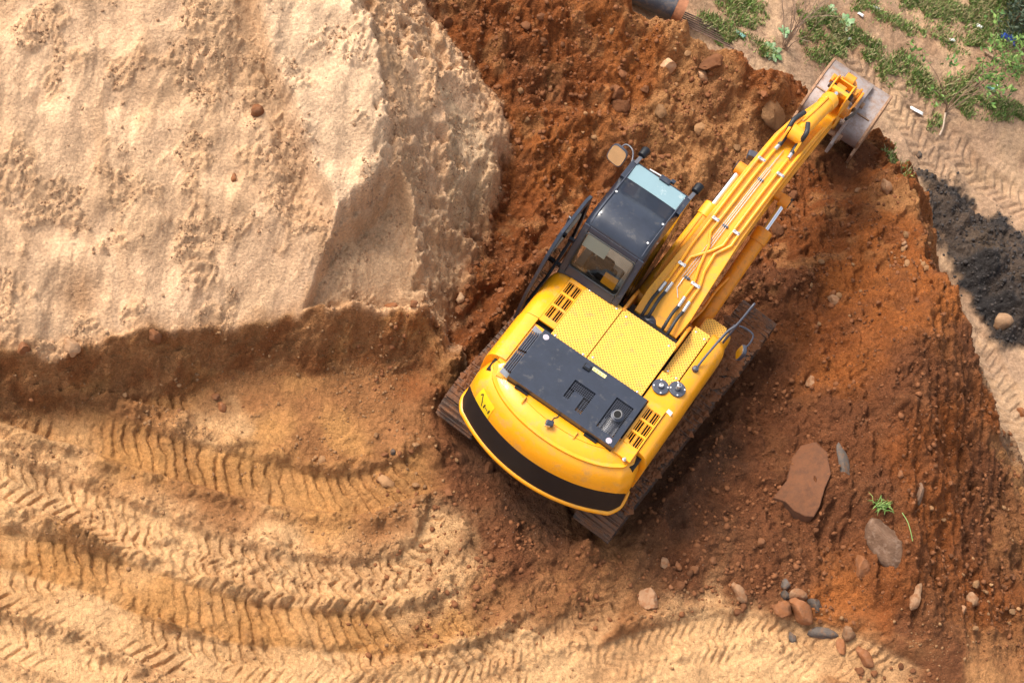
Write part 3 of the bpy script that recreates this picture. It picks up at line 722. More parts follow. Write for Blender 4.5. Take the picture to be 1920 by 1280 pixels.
# -- undercarriage
mb = MB(); mb.box(-.85, .85, -.75, .75, .42, .78); mb.cyl((0, 0, .78), (0, 0, 1.06), .62, 32)
uc = mb.build('undercarriage_frame', M['track_dark'], ex, .02); uc.rotation_euler.z = UY
def shoe_mesh():
    mb = MB(); prof = []
    # plate with three grousers, built across x; local y along the chain, z outwards
    P = [(-.094, 0), (-.094, .020), (-.090, .052), (-.080, .052), (-.070, .018), (-.012, .018), (-.005, .044), (.006, .044), (.014, .018), (.068, .018), (.075, .036), (.083, .036), (.088, .014), (.0935, .010), (.0935, 0)]
    mb.prism_x(P, -.30, .30)
    return mb
shoe_me = None
YS, YI, ZW, RW = -1.72, 1.80, .47, .40
def chain_path():
    """centre line of the chain as points, closed"""
    pts = []
    for k in range(25):
        a = math.pi/2 + math.pi*k/24; pts.append((YS+RW*math.cos(a), ZW+RW*math.sin(a)))
    for k in range(1, 30): pts.append((YS+(YI-YS)*k/30, ZW-RW))
    for k in range(25):
        a = -math.pi/2 + math.pi*k/24; pts.append((YI+RW*math.cos(a), ZW+RW*math.sin(a)))
    for k in range(1, 30):
        t = k/30; pts.append((YI+(YS-YI)*t, ZW+RW-.035*math.sin(math.pi*t*2)**2))
    return pts
cp = np.array(chain_path()); cpc = np.vstack([cp, cp[:1]]); sl_ = np.r_[0, np.cumsum(np.hypot(*np.diff(cpc, axis=0).T))]
NSH = int(round(sl_[-1]/.192))
for side in (-1, 1):
    mb = MB()
    prof = [(YS-.1, .30), (YI+.1, .30), (YI+.15, .47), (YI-.05, .66), (YS+.05, .66), (YS-.15, .47)]
    mb.prism_x(prof, -.17, .17)
    for yy in (YS, YI): mb.cyl((-.10, yy, ZW), (.10, yy, ZW), .345, 28)
    for k in range(7): mb.cyl((-.2, -1.2+.42*k, .19), (.2, -1.2+.42*k, .19), .10, 14)
    tr = mb.build('track', M['track_dark'], ex, .012)
    x_, y_ = ux(side*(1.215 if side > 0 else 1.17), 0.02); tr.location = (x_, y_, 0); tr.rotation_euler.z = UY
    for k in range(NSH):
        s_ = (k+.35)*sl_[-1]/NSH
        i = np.searchsorted(sl_, s_)-1; f = (s_-sl_[i])/(sl_[i+1]-sl_[i]); p = cpc[i]*(1-f)+cpc[i+1]*f
        d = cpc[i+1]-cpc[i]; d /= np.hypot(*d)
        if shoe_me is None:
            o = shoe_mesh().build('track_shoe', M['track'], tr, 0); shoe_me = o.data
        else: o = link('track_shoe', shoe_me, tr)
        # local y along travel (-d), z outwards
        ang = math.atan2(d[1], d[0]); o.location = (0, p[0], p[1])
        o.rotation_euler = (ang+math.pi, 0, 0)

# -- house floor and engine bay
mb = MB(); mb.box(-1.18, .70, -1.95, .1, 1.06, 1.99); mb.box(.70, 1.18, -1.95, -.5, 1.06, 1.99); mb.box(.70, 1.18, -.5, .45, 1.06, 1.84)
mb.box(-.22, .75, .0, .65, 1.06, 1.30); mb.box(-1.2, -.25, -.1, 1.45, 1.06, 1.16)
mb.build('house_frame', M['void'], ex)  # painted near black so the vents look into the dark

# -- counterweight
def cw_outline(n=56):
    pts = [(-1.31, -1.76), (-1.335, -1.90), (-1.335, -2.02), (-1.30, -2.12)]
    Rr = 2.35; cy = -2.57+Rr
    a0 = math.asin(1.22/Rr)
    for k in range(31):
        a = -a0 + 2*a0*k/30; pts.append((Rr*math.sin(a), cy-Rr*math.cos(a)))
    pts += [(1.285, -2.12), (1.315, -2.02), (1.31, -1.90), (1.285, -1.76)]
    P = smooth_path([(x, y, 0) for x, y in pts], 3)
    return [(p[0], p[1]) for p in P]
CWO = cw_outline()
def cwring(ins, z):
    out = []
    for x, y in CWO:
        dx, dy = x, y+1.15; L = math.hypot(dx, dy); k = 1-ins/L if y < -1.9 else None
        # inset: sideways by ins near the sides, rearwards by ins at the rear
        nx_ = x - math.copysign(min(ins, abs(x)), x)*min(1, (abs(x)/1.3)**3)
        ny_ = y + ins*min(1, max(0, (-1.76-y)/.36))
        out.append((nx_, ny_, z))
    return out
prof = [(.10, 1.03), (.02, 1.035), (.0, 1.06), (.0, 1.10), (.012, 1.118), (.028, 1.125), (.055, 1.58), (.058, 1.64), (.068, 1.74), (.10, 1.86), (.155, 1.96), (.23, 2.04), (.32, 2.09), (.42, 2.115), (.46, 2.118)]
mb = MB(); mb.rings([cwring(i, z) for i, z in prof], cap=False, closed=False)
a = cwring(.46, 2.118)
cwt = mb.build('counterweight', M['yellow'], ex, sharp=50)
so_ = cwt.modifiers.new('solid', 'SOLIDIFY'); so_.thickness = .03; so_.offset = -1
# black band across the rear
def band():
    mb = MB(); n = len(CWO); rows = []
    lo = cwring(.028, 1.127); hi = cwring(.058, 1.62)
    def off(p, d): 
        v = Vector((p[0]*.35, p[1]+1.3, 0)).normalized(); return (p[0]+v.x*d, p[1]+v.y*d, p[2])
    inner0 = []; outer0 = []; inner1 = []; outer1 = []
    for i in range(n):
        a_, b_ = Vector(lo[i]), Vector(hi[i])
        u = i/(n-1); e = min(1, max(0, min(u, 1-u)-.055)/.05)
        if e <= 0: continue
        k1 = .62+.38*e
        p0 = a_.lerp(b_, .01); p1 = a_.lerp(b_, k1)
        outer0.append(off(p0, .006)); outer1.append(off(p1, .006)); inner0.append(off(p0, -.01)); inner1.append(off(p1, -.01))
    mb.rings([inner0, outer0, outer1, inner1], cap=False, closed=False)
    return mb
band().build('black_band', M['band_black'], cwt)
# flat rear deck inside the shoulder
rear = [(x, y) for x, y, z in cwring(.425, 0) if y < -1.80]
rear = [(max(-1.0, min(.84, x)), y) for x, y in rear]
deck = [(-.93, -1.80)] + [p for p in rear if -.93 <= p[0] <= .84] + [(.84, -1.80)]
under = [(x, y) for x, y, z in cwring(.20, 0) if y < -1.77]
mb = MB(); mb.prism_z([(under[0][0], -1.70)]+under+[(under[-1][0], -1.70)], 1.98, 2.05); mb.build('deck_base', M['yellow'], ex)
mb = MB(); mb.box(-1.12, -.86, -1.80, -1.0, 2.0, 2.07); mb.build('deck_base', M['yellow'], ex)
mb = MB(); mb.prism_z(deck, 2.06, 2.128); dk = mb.build('rear_deck', M['yellow'], ex, .008)
for x_ in (-.52, .30):
    mb = MB(); mb.prism_x([(-2.16, 2.12), (-2.03, 2.12), (-2.07, 2.17), (-2.13, 2.15)], x_-.008, x_+.008); mb.build('lifting_fin', M['yellow'], dk)
mb = MB(); mb.cbox((-.06, -2.20, 2.175), (.11, .085, .07), Matrix.Rotation(.35, 4, 'Z')); rl = mb.build('rear_camera', M['navy'], ex, .018, 3)
mb = MB(); mb.cbox((-.065, -2.245, 2.17), (.07, .012, .04), Matrix.Rotation(.35, 4, 'Z')); mb.build('lens', M['steel'], rl, .004)
mb = MB(); mb.tube(smooth_path([(-.05, -2.15, 2.14), (-.06, -2.08, 2.136), (-.03, -2.03, 2.14), (-.04, -1.98, 2.15)], 4), .006, 6); mb.build('cable', M['rubber'], rl)
# sticker on the left shoulder of the counterweight
def on_cw(x, ins, z, d=0.0): return None
def cw_point(u, k):
    """point on the counterweight skin: u along the outline, k along the profile"""
    i = int(k); f = k-i
    r0 = cwring(*prof[i]); r1 = cwring(*prof[min(i+1, len(prof)-1)])
    j = u*(len(CWO)-1); a = int(j); g = j-a; a2 = min(a+1, len(CWO)-1)
    p = Vector(r0[a]).lerp(Vector(r0[a2]), g); q = Vector(r1[a]).lerp(Vector(r1[a2]), g)
    return p.lerp(q, f)
def cw_patch(name, u0, u1, k0, k1, mat, parent, lift=.004, nu=8, nk=5, poly=None):
    mb = MB(); rows = []
    for b in range(nk+1):
        row = []
        for a in range(nu+1):
            u = u0+(u1-u0)*a/nu; k = k0+(k1-k0)*b/nk
            p = cw_point(u, k); e = 1e-2
            nrm = (cw_point(min(u+e, 1), k)-p).cross(cw_point(u, min(k+.15, len(prof)-1.01))-p)
            nrm.normalize()
            if nrm.dot(Vector((p.x*.4, p.y+1.2, .3))) < 0: nrm = -nrm
            row.append(p+nrm*lift)
        rows.append(row)
    mb.rings(rows, cap=False, closed=False)
    return mb.build(name, mat, parent)
st = cw_patch('warning_sticker', .135, .245, 6.8, 9.3, M['sticker_yellow'], cwt, .005)
def cw_stroke(uk, wdt, mat, lift=.008):
    pts = []
    for u, k in uk:
        p = cw_point(u, k); e = 1e-2
        n_ = (cw_point(u+e, k)-p).cross(cw_point(u, k+.15)-p).normalized()
        if n_.dot(Vector((p.x*.4, p.y+1.2, .3))) < 0: n_ = -n_
        pts.append(p+n_*lift)
    mb = MB()
    for a, b in zip(pts[:-1], pts[1:]):
        mb.bar(a, b, wdt, wdt*.4, up=(-.3, -.6, .7))
    return mb
mb = cw_stroke([(.150, 8.5), (.158, 8.9), (.178, 8.1), (.186, 7.5)], .012, M['ink']); mb.build('pictogram', M['ink'], cwt, smooth=False)
mb = cw_stroke([(.198, 7.7), (.200, 8.3)], .020, M['ink']); mb.build('pictogram', M['ink'], cwt, smooth=False)
mb = cw_stroke([(.207, 8.05), (.224, 8.0)], .009, M['ink']); mb.build('pictogram', M['ink'], cwt, smooth=False)
mb = cw_stroke([(.232, 7.75), (.233, 8.35)], .018, M['ink']); mb.build('pictogram', M['ink'], cwt, smooth=False)
mb = MB(); mb.lathe([(.0, 0), (.03, 0), (.03, .012), (.016, .014), (.016, .035), (0, .036)], (1.0, -1.97, 2.112), 12); mb.build('bolt', M['steel'], cwt)

# -- side shells: cross-section in x-z swept along y
def shell(name, prof, y0, y1, mat, front_round=0, rear_round=0, parent=ex, bevel=.008):
    """prof is a list of (x, z) from the deck outwards and down"""
    mb = MB(); st = [y0]+([y0+rear_round*.3, y0+rear_round] if rear_round else [])
    st += ([y1-front_round, y1-front_round*.55, y1-front_round*.22, y1] if front_round else [y1])
    rings_ = []
    zc_ = min(z for _, z in prof)
    for y in st:
        k = 0.0
        if front_round and y > y1-front_round: t_ = (y-(y1-front_round))/front_round; k = 1-math.sqrt(max(0, 1-t_*t_))
        rings_.append([(x - (x-(-1.0 if x < 0 else 1.0))*k*.55, y, z-(z-zc_)*k*.30) for x, z in prof])
    mb.rings(rings_)
    return mb.build(name, mat, parent, bevel, 2, sharp=40)
LP = [(-1.03, 1.20), (-1.03, 2.105), (-1.10, 2.10), (-1.18, 2.075), (-1.24, 2.03), (-1.285, 1.96), (-1.31, 1.85), (-1.315, 1.6), (-1.30, 1.20)]
shell('engine_cover', LP, -1.745, -.925, M['yellow'], bevel=.006)
shell('engine_cover', [(x*.985-.01, z-.006) for x, z in LP], -.915, .02, M['yellow'], front_round=.16, bevel=.006)
RP = [(1.09, 1.20), (1.09, 2.10), (1.13, 2.09), (1.19, 2.06), (1.235, 2.01), (1.27, 1.93), (1.285, 1.82), (1.285, 1.5), (1.275, 1.20)]
shell('engine_cover', RP, -1.745, -1.00, M['yellow'])
FP = [(.72, 1.25), (.72, 2.06), (1.06, 2.055), (1.14, 2.04), (1.20, 2.0), (1.25, 1.93), (1.28, 1.82), (1.285, 1.5), (1.275, 1.25)]
fs = shell('filler_cover', FP, -.99, -.47, M['yellow'])
TP = [(.99, 1.25), (.99, 1.93), (1.05, 1.925), (1.13, 1.905), (1.20, 1.86), (1.25, 1.79), (1.275, 1.68), (1.28, 1.5), (1.275, 1.25)]
tk = shell('fuel_tank', TP, -.455, .66, M['yellow'], front_round=.20)
TP2 = [(.76, 1.0), (.76, 1.62), (1.10, 1.615), (1.17, 1.59), (1.21, 1.53), (1.22, 1.42), (1.22, 1.0)]
shell('tool_box', TP2, .55, 1.02, M['yellow'], front_round=.12)
mb = MB(); mb.box(.985, 1.0, -.46, .5, 1.5, 1.90); mb.build('tank_seam', M['void'], tk)

# -- top decks
def plate_holes(mb, x0, x1, y0, y1, holes, z0, z1):
    xs = sorted({x0, x1, *[h[0] for h in holes], *[h[1] for h in holes]}); ys = sorted({y0, y1, *[h[2] for h in holes], *[h[3] for h in holes]})
    def solid(i, j):
        if not (0 <= i < len(xs)-1 and 0 <= j < len(ys)-1): return False
        cx, cy = (xs[i]+xs[i+1])/2, (ys[j]+ys[j+1])/2
        return not any(h[0] < cx < h[1] and h[2] < cy < h[3] for h in holes)
    for i in range(len(xs)-1):
        for j in range(len(ys)-1):
            if not solid(i, j): continue
            a, b, c, d = xs[i], xs[i+1], ys[j], ys[j+1]
            mb.add([(a, c, z1), (b, c, z1), (b, d, z1), (a, d, z1)], [(0, 1, 2, 3)])
            mb.add([(a, c, z0), (b, c, z0), (b, d, z0), (a, d, z0)], [(3, 2, 1, 0)])
            for di, dj, p, q_ in ((-1, 0, (a, d), (a, c)), (1, 0, (b, c), (b, d)), (0, -1, (a, c), (b, c)), (0, 1, (b, d), (a, d))):
                if not solid(i+di, j+dj): mb.add([(*p, z0), (*q_, z0), (*q_, z1), (*p, z1)], [(0, 1, 2, 3)])
    return mb
def vent(x0, x1, ylist, zt, name='vent_strip', xa=None, xb=None, ya=None, yb=None):
    """strip of deck with slatted openings"""
    mb = MB(); plate_holes(mb, xa, xb, ya, yb, [(x0, x1, a, b) for a, b in ylist], zt-.03, zt)
    o = mb.build(name, M['yellow'], ex, smooth=False)
    for a, b in ylist:
        for k in range(6):
            xx = x0+(x1-x0)*(k+.5)/6
            m2 = MB(); m2.box(xx-.0035, xx+.0035, a, b, zt-.028, zt-.004); m2.build('slat', M['yellow'], o, smooth=False)
        m2 = MB(); m2.box((x0+x1)/2-.007, (x0+x1)/2+.007, a, b, zt-.03, zt-.001); m2.build('slat', M['yellow'], o, smooth=False)
    return o
vent(-1.0, -.80, [(-.83, -.635), (-.595, -.40), (-.36, -.165)], 2.108, xa=-1.022, xb=-.775, ya=-.93, yb=-.03)
vent(.86, 1.06, [(-1.745, -1.56), (-1.525, -1.34), (-1.305, -1.12)], 2.134, xa=.822, xb=1.082, ya=-1.97, yb=-1.0)
mb = MB(); mb.box(-.772, -.20, -1.085, -.03, 2.06, 2.110); t1 = mb.build('tread_plate', M['tread'], ex, .006)
mb = MB(); mb.box(-.19, .695, -1.085, -.02, 2.06, 2.106); t2 = mb.build('tread_plate', M['tread'], ex, .006)
mb = MB(); mb.box(.725, .975, -.455, .50, 1.85, 1.945); t3 = mb.build('tread_plate', M['tread'], ex, .006)
mb = MB(); mb.prism_z([(.735, -.68), (1.0, -.68), (1.02, -.48), (.735, -.48)], 2.05, 2.066); mb.build('tread_plate', M['tread'], fs, .004)
mb = MB(); mb.prism_z([(.78, .56), (1.02, .56), (1.14, .64), (1.14, .88), (1.08, .97), (.84, .97), (.78, .90)], 1.60, 1.64); t4 = mb.build('step_plate', M['tread'], ex, .01)
for tp, pts, z in ((t1, [(-.71, -1.0), (-.26, -1.0), (-.71, -.10), (-.27, -.10)], 2.11), (t2, [(-.13, -.95), (.62, -1.0), (-.1, -.12), (.6, -.12)], 2.106), (t3, [(.78, .42), (.93, .40), (.78, -.36), (.93, -.38)], 1.945), (t4, [(.84, .62), (1.06, .70)], 1.64)):
    for x_, y_ in pts:
        mb = MB(); mb.lathe([(0, 0), (.016, 0), (.016, .006), (.008, .009), (0, .009)], (x_, y_, z), 10); mb.build('bolt', M['steel'], tp)
mb = MB(); mb.box(-1.02, -.80, -2.0, -1.1, 1.95, 2.085); mb.build('deck_filler', M['yellow'], ex, .006)
# black bonnet with grilles
H1 = [(-.20, .16, -1.60, -1.44), (.05, .16, -1.86, -1.60), (-.20, -.11, -1.74, -1.60)]
H2 = [(.38, .70, -1.88, -1.30)]
H1 = [(-.13, .20, -1.62, -1.47), (.10, .20, -1.86, -1.62), (-.13, -.05, -1.78, -1.62)]
H2 = [(.45, .72, -1.87, -1.33)]
mb = MB(); plate_holes(mb, -.86, .80, -2.0, -1.10, H1+H2, 2.17, 2.245)
bn = mb.build('bonnet', M['navy'], ex, smooth=False)
mb = MB(); mb.box(-.855, .795, -1.995, -1.99, 2.06, 2.172); mb.box(-.855, .795, -1.11, -1.105, 2.06, 2.172); mb.box(-.858, -.853, -1.99, -1.11, 2.06, 2.172); mb.box(.79, .795, -1.99, -1.11, 2.06, 2.172)
mb.build('bonnet_side', M['band_black'], bn, smooth=False)
mb = MB()
for k in range(5):
    xx = -.868-.030*k; mb.box(xx-.009, xx+.009, -1.90, -1.55, 2.095, 2.205-.012*k); mb.box(xx-.009, xx+.009, -1.52, -1.17, 2.095, 2.205-.012*k)
mb.build('side_louvre', M['lamp_grey'], bn, smooth=False)
for y_ in (-1.95, -1.14):
    mb = MB(); mb.cbox((-.935, y_, 2.165), (.13, .085, .012), Matrix.Rotation(.3, 4, 'Y')); mb.build('hinge_plate', M['steel'], bn, .003)
def grille(x0, x1, y0, y1, z, parent):
    mb = MB(); nxx = max(2, int((x1-x0)/.026)); nyy = max(2, int((y1-y0)/.026))
    for k in range(1, nxx): xx = x0+(x1-x0)*k/nxx; mb.box(xx-.003, xx+.003, y0, y1, z-.004, z)
    for k in range(1, nyy): yy = y0+(y1-y0)*k/nyy; mb.box(x0, x1, yy-.003, yy+.003, z-.009, z-.005)
    mb.build('grille', M['lamp_grey'], parent, smooth=False)
for h in H1+H2: grille(*h, 2.225, bn)
mb = MB(); mb.box(.47, .70, -1.86, -1.63, 2.10, 2.12); mb.cyl((.585, -1.86, 2.085), (.585, -1.60, 2.085), .095, 20); mb.build('silencer', M['exhaust'], bn)
mb = MB(); ax = Matrix.Rotation(.35, 3, 'X')
mb.tube([(.60, -1.56, 2.05), (.60, -1.56, 2.24), (.60, -1.565, 2.30), (.595, -1.60, 2.345)], [.062, .062, .060, .058], 18); eh = mb.build('exhaust_pipe', M['exhaust'], ex)
mb = MB(); mb.cyl((.5945, -1.598, 2.341), (.594, -1.606, 2.352), .050, 18); mb.build('exhaust_opening', M['void'], eh)
mb = MB(); mb.lathe([(0, 0), (.088, 0), (.088, .012), (.065, .02), (0, .02)], (.60, -1.56, 2.229), 20); mb.build('exhaust_collar', M['lamp_grey'], eh)
mb = MB(); mb.cbox((-.10, -1.22, 2.262), (.11, .085, .03)); lt = mb.build('bonnet_latch', M['band_black'], bn, .01)
mb = MB(); mb.cbox((-.10, -1.215, 2.281), (.07, .05, .012)); mb.build('latch_handle', M['navy'], lt, .004)
mb = MB(); mb.cbox((.07, -1.175, 2.2475), (.21, .055, .003)); lb = mb.build('warning_label', M['sticker_pale'], bn, smooth=False)
for k in range(4):
    mb = MB(); xx = .0+.045*k; mb.prism_z([(xx-.014, -1.190), (xx+.014, -1.190), (xx, -1.165)], 2.2495, 2.2505); mb.build('triangle', M['ink' if False else 'orange_arm'], lb, smooth=False)
for x_, y_ in ((-.78, -1.19), (.70, -1.945)):
    mb = MB(); mb.lathe([(0, 0), (.042, 0), (.042, .004), (0, .004)], (x_, y_, 2.2455), 20); rs = mb.build('round_sticker', M['white_sticker'], bn, smooth=False)
    mb = MB(); mb.lathe([(.034, 0), (.040, 0), (.040, .001), (.034, .001)], (x_, y_, 2.25), 20); mb.build('sticker_ring', M['violet'], rs, smooth=False)
    mb = MB(); mb.box(x_-.014, x_+.008, y_-.016, y_+.016, 2.2495, 2.2505); mb.build('sticker_figure', M['violet'], rs, smooth=False)
for x_ in (-.62, .48):
    mb = MB(); mb.cbox((x_, -2.015, 2.14), (.20, .035, .03)); mb.build('bonnet_hinge', M['band_black'], bn, .004)
# filler caps
for x_, y_, kind in ((.83, -.715, 0), (1.03, -.59, 1)):
    z_ = 2.068 if kind == 0 else 2.058
    mb = MB(); mb.lathe([(0, 0), (.118, 0), (.118, .018), (.110, .024), (.045, .026), (.040, .05), (0, .05)], (x_, y_, z_), 32); cpo = mb.build('filler_cap', M['lamp_grey'], ex, .003)
    mb = MB(); mb.lathe([(0, .05), (.03, .05), (.03, .07 + .06*kind), (.018, .075 + .06*kind), (.018, .062), (0, .062)], (x_, y_, z_), 16); mb.build('cap_valve', M['steel'], cpo)
    for k in range(4):
        a_ = .5+k*math.pi/2
        mb = MB(); mb.lathe([(0, 0), (.011, 0), (.011, .01), (0, .012)], (x_+.098*math.cos(a_), y_+.098*math.sin(a_), z_+.022), 8); mb.build('bolt', M['white_sticker'], cpo)
mb = MB(); mb.cbox((1.125, -.985, 2.062), (.075, .12, .003), Matrix.Rotation(.18, 4, 'Y')); mb.build('paper_sticker', M['white_sticker'], fs, smooth=False)

# -- right handrail and mirror
mb = MB()
mb.tube(smooth_path([(1.07, -.07, 1.92), (1.08, .10, 2.02), (1.13, .48, 2.25), (1.19, .62, 2.36), (1.22, .86, 2.55), (1.225, .93, 2.55), (1.215, .93, 2.40), (1.19, .86, 2.1), (1.16, .74, 1.72), (1.15, .70, 1.62)], 6), .017, 8)
hr = mb.build('handrail', M['lamp_grey'], ex)
mb = MB(); mb.tube([(1.165, .60, 2.34), (1.12, .55, 2.0), (1.08, .50, 1.66)], .014, 8); mb.build('brace', M['lamp_grey'], hr)
mb = MB(); mb.lathe([(0, 0), (.045, 0), (.05, .03), (.04, .07), (0, .085)], (1.065, -.08, 1.90), 14); mb.build('rail_foot', M['lamp_grey'], hr)
mb = MB(); mb.tube(smooth_path([(1.22, .80, 2.1), (1.32, .86, 2.05), (1.44, .86, 2.02), (1.47, .78, 1.95), (1.45, .70, 1.86)], 5), .012, 8); mr = mb.build('mirror_arm', M['lamp_grey'], ex)
rot = Matrix.Rotation(R(-62), 4, 'Z') @ Matrix.Rotation(R(-8), 4, 'X')
def mirror(name, c, w_, h_, rot, parent):
    n = 20; out = []
    for k in range(n):
        a_ = 2*math.pi*k/n; ca_, sa_ = math.cos(a_), math.sin(a_)
        out.append((math.copysign(abs(ca_)**.55, ca_)*w_/2, math.copysign(abs(sa_)**.55, sa_)*h_/2))
    m_ = Matrix.Translation(Vector(c)) @ rot
    mb = MB()
    rr = []
    for sc_, d_ in ((.7, .06), (.95, .04), (1.0, .015), (1.0, -.008), (.93, -.010)):
        rr.append([m_ @ Vector((x*sc_, d_, z*sc_)) for x, z in out])
    mb.rings(rr); o = mb.build(name, M['lamp_grey'], parent)
    mb = MB(); mb.rings([[m_ @ Vector((x*.9, d_, z*.9)) for x, z in out] for d_ in (-.011, -.014)]); mb.build('mirror_glass', M['mirror'], o, smooth=False)
    return o
mirror('mirror', (1.43, .66, 1.78), .17, .26, rot, mr)

# -- cab
CX0, CX1 = -1.245, -.275
cabp = [(1.50, 1.16), (1.60, 1.75), (1.50, 2.84), (1.44, 2.95), (1.36, 2.985), (.62, 3.03), (.42, 3.01), (.30, 2.95), (.24, 2.87), (-.06, 2.22), (-.09, 2.12), (-.09, 1.16)]
mb = MB()
mb.box(CX0+.02, CX1-.02, -.07, 1.48, 1.16, 1.22)          # floor
mb.box(CX0+.02, CX1-.02, -.085, -.04, 1.2, 2.16)           # rear wall
cab = mb.build('cab', M['cab_inner'], ex, .01)
def cab_bar(pts, x, r_=.045, name='pillar', mat='navy'):
    mb = MB()
    for (y0_, z0_), (y1_, z1_) in zip(pts[:-1], pts[1:]): mb.bar((x, y0_, z0_), (x, y1_, z1_), .075, .085, up=(1, 0, 0))
    return mb.build(name, M[mat], cab, .018, 3)
for x in (CX0+.04, CX1-.04):
    mb = MB(); mb.tube([(x, 1.50, 1.18), (x, 1.59, 1.75), (x, 1.50, 2.84)], .035, 8); mb.build('pillar', M['navy'], cab)
    mb = MB(); mb.tube([(x, .33, 1.2), (x, .40, 2.9)], .035, 8); mb.build('pillar', M['navy'], cab)
# rear corner panels: side strips running down beside the rear window
def slope_pt(t, lift=0.0):
    y = .24+(-.06-.24)*t; z = 2.87+(2.22-2.87)*t; n_ = Vector((0, -.908, .419)); return Vector((0, y, z))+n_*lift
mb = MB()
wn = (CX0+.10, CX1-.10)
def slab_quad(mb, x0, x1, t0, t1, th=.03, lift=0.0):
    a, b = slope_pt(t0, lift), slope_pt(t1, lift); c_, d_ = slope_pt(t0, lift-th), slope_pt(t1, lift-th)
    V = [(x0, a.y, a.z), (x1, a.y, a.z), (x1, b.y, b.z), (x0, b.y, b.z), (x0, c_.y, c_.z), (x1, c_.y, c_.z), (x1, d_.y, d_.z), (x0, d_.y, d_.z)]
    mb.add(V, [(0, 1, 2, 3), (7, 6, 5, 4), (0, 4, 5, 1), (1, 5, 6, 2), (2, 6, 7, 3), (3, 7, 4, 0)])
slab_quad(mb, CX0+.005, wn[0], -.02, 1.12); slab_quad(mb, wn[1], CX1-.005, -.02, 1.12)
slab_quad(mb, wn[0], wn[1], -.02, .10); slab_quad(mb, wn[0], wn[1], .96, 1.16)
mb.build('rear_frame', M['navy'], cab, .012, 2)
mb = MB(); slab_quad(mb, wn[0]-.005, wn[1]+.005, .095, .965, .008, -.012); mb.build('rear_window', M['glass'], cab, smooth=False)
# gasket round the rear window
mb = MB()
def rw(x, t): p = slope_pt(t, .004); return (x, p.y, p.z)
ga = []
for k in range(4):
    cxs = [(wn[1]-.05, .20), (wn[0]+.05, .20), (wn[0]+.05, .86), (wn[1]-.05, .86)][k]
    for j in range(5):
        a_ = k*math.pi/2 + j*math.pi/8; ga.append(rw(cxs[0]+.055*math.cos(a_), cxs[1]-.09*math.sin(a_)))
ga.append(ga[0]); mb.tube(ga, .011, 6, cap=False); mb.build('window_gasket', M['rubber'], cab)
# roof: hollow shell following the profile, hatch at the front
def roof_section(y, z, w0, w1, th=.05): return (y, z)
roofp = [(1.16, 3.006), (.62, 3.04), (.50, 3.035), (.40, 3.01), (.32, 2.965), (.265, 2.90), (.225, 2.82)]
mb = MB(); rows = []
nxx = 14
for y, z in roofp:
    row = []
    for k in range(nxx+1):
        u = -1+2*k/nxx; x = (CX0+CX1)/2+u*(CX1-CX0)/2
        e = max(0, (abs(u)-.80)/.20); row.append((x, y, z-.075*e*e + .012*(1-u*u)))
    rows.append(row)
mb.rings(rows, cap=False, closed=False)
rf = mb.build('roof', M['navy'], cab, sharp=60); s2 = rf.modifiers.new('solid', 'SOLIDIFY'); s2.thickness = .035; s2.offset = -1
for x in (CX0+.075, CX1-.075):
    mb = MB(); mb.tube([(x, 1.45, 2.985), (x, 1.16, 3.015), (x, .62, 3.05), (x, .48, 3.042), (x, .38, 3.01), (x, .28, 2.925)], .008, 6); mb.build('roof_seam', M['lamp_grey'], rf)
for x, y, z in ((CX0+.10, .85, 3.032), (CX1-.10, .83, 3.033), (CX0+.11, .42, 3.03), (CX1-.11, .44, 3.03), (CX0+.07, 1.42, 2.98), (CX1-.07, 1.42, 2.98)):
    mb = MB(); mb.lathe([(0, 0), (.016, 0), (.016, .008), (.008, .014), (0, .015)], (x, y, z), 10); mb.build('bolt', M['white_sticker'], rf)
mb = MB(); mb.box(CX0+.085, CX1-.085, 1.165, 1.47, 2.975, 2.992, Matrix.Translation((0, 0, 0)))
ht = mb.build('roof_hatch', M['hatch_glass'], cab, .006)
mb = MB(); mb.box(CX0+.0, CX0+.082, 1.14, 1.485, 2.93, 3.0); mb.box(CX1-.082, CX1, 1.14, 1.485, 2.93, 3.0); mb.box(CX0+.08, CX1-.08, 1.148, 1.162, 2.94, 3.013); mb.box(CX0+.05, CX1-.05, 1.472, 1.49, 2.93, 2.99)
mb.build('roof_rail', M['navy'], cab, .014, 2)
mb = MB(); mb.cbox((-.72, 1.485, 3.0), (.17, .09, .05)); mb.cbox((-.62, 1.53, 3.005), (.07, .06, .06)); mb.build('wiper_motor', M['navy'], cab, .015)
mb = MB(); mb.tube([(-.80, 1.50, 3.01), (-.98, 1.50, 2.99)], .012, 6); mb.build('wiper_arm', M['steel'], cab)
for x in (CX0+.06, CX1-.03):
    mb = MB(); mb.bar((x, 1.44, 3.0), (x+.015, 1.56, 3.05), .055, .02); wl = mb.build('lamp_bracket', M['lamp_grey'], cab, .004)
    mb = MB(); mb.tube([(x+.012, 1.545, 3.075), (x+.012, 1.55, 3.075), (x+.022, 1.655, 3.10), (x+.022, 1.66, 3.10)], [.048, .058, .068, .062], 20); mb.build('work_lamp', M['band_black'], wl, .006)
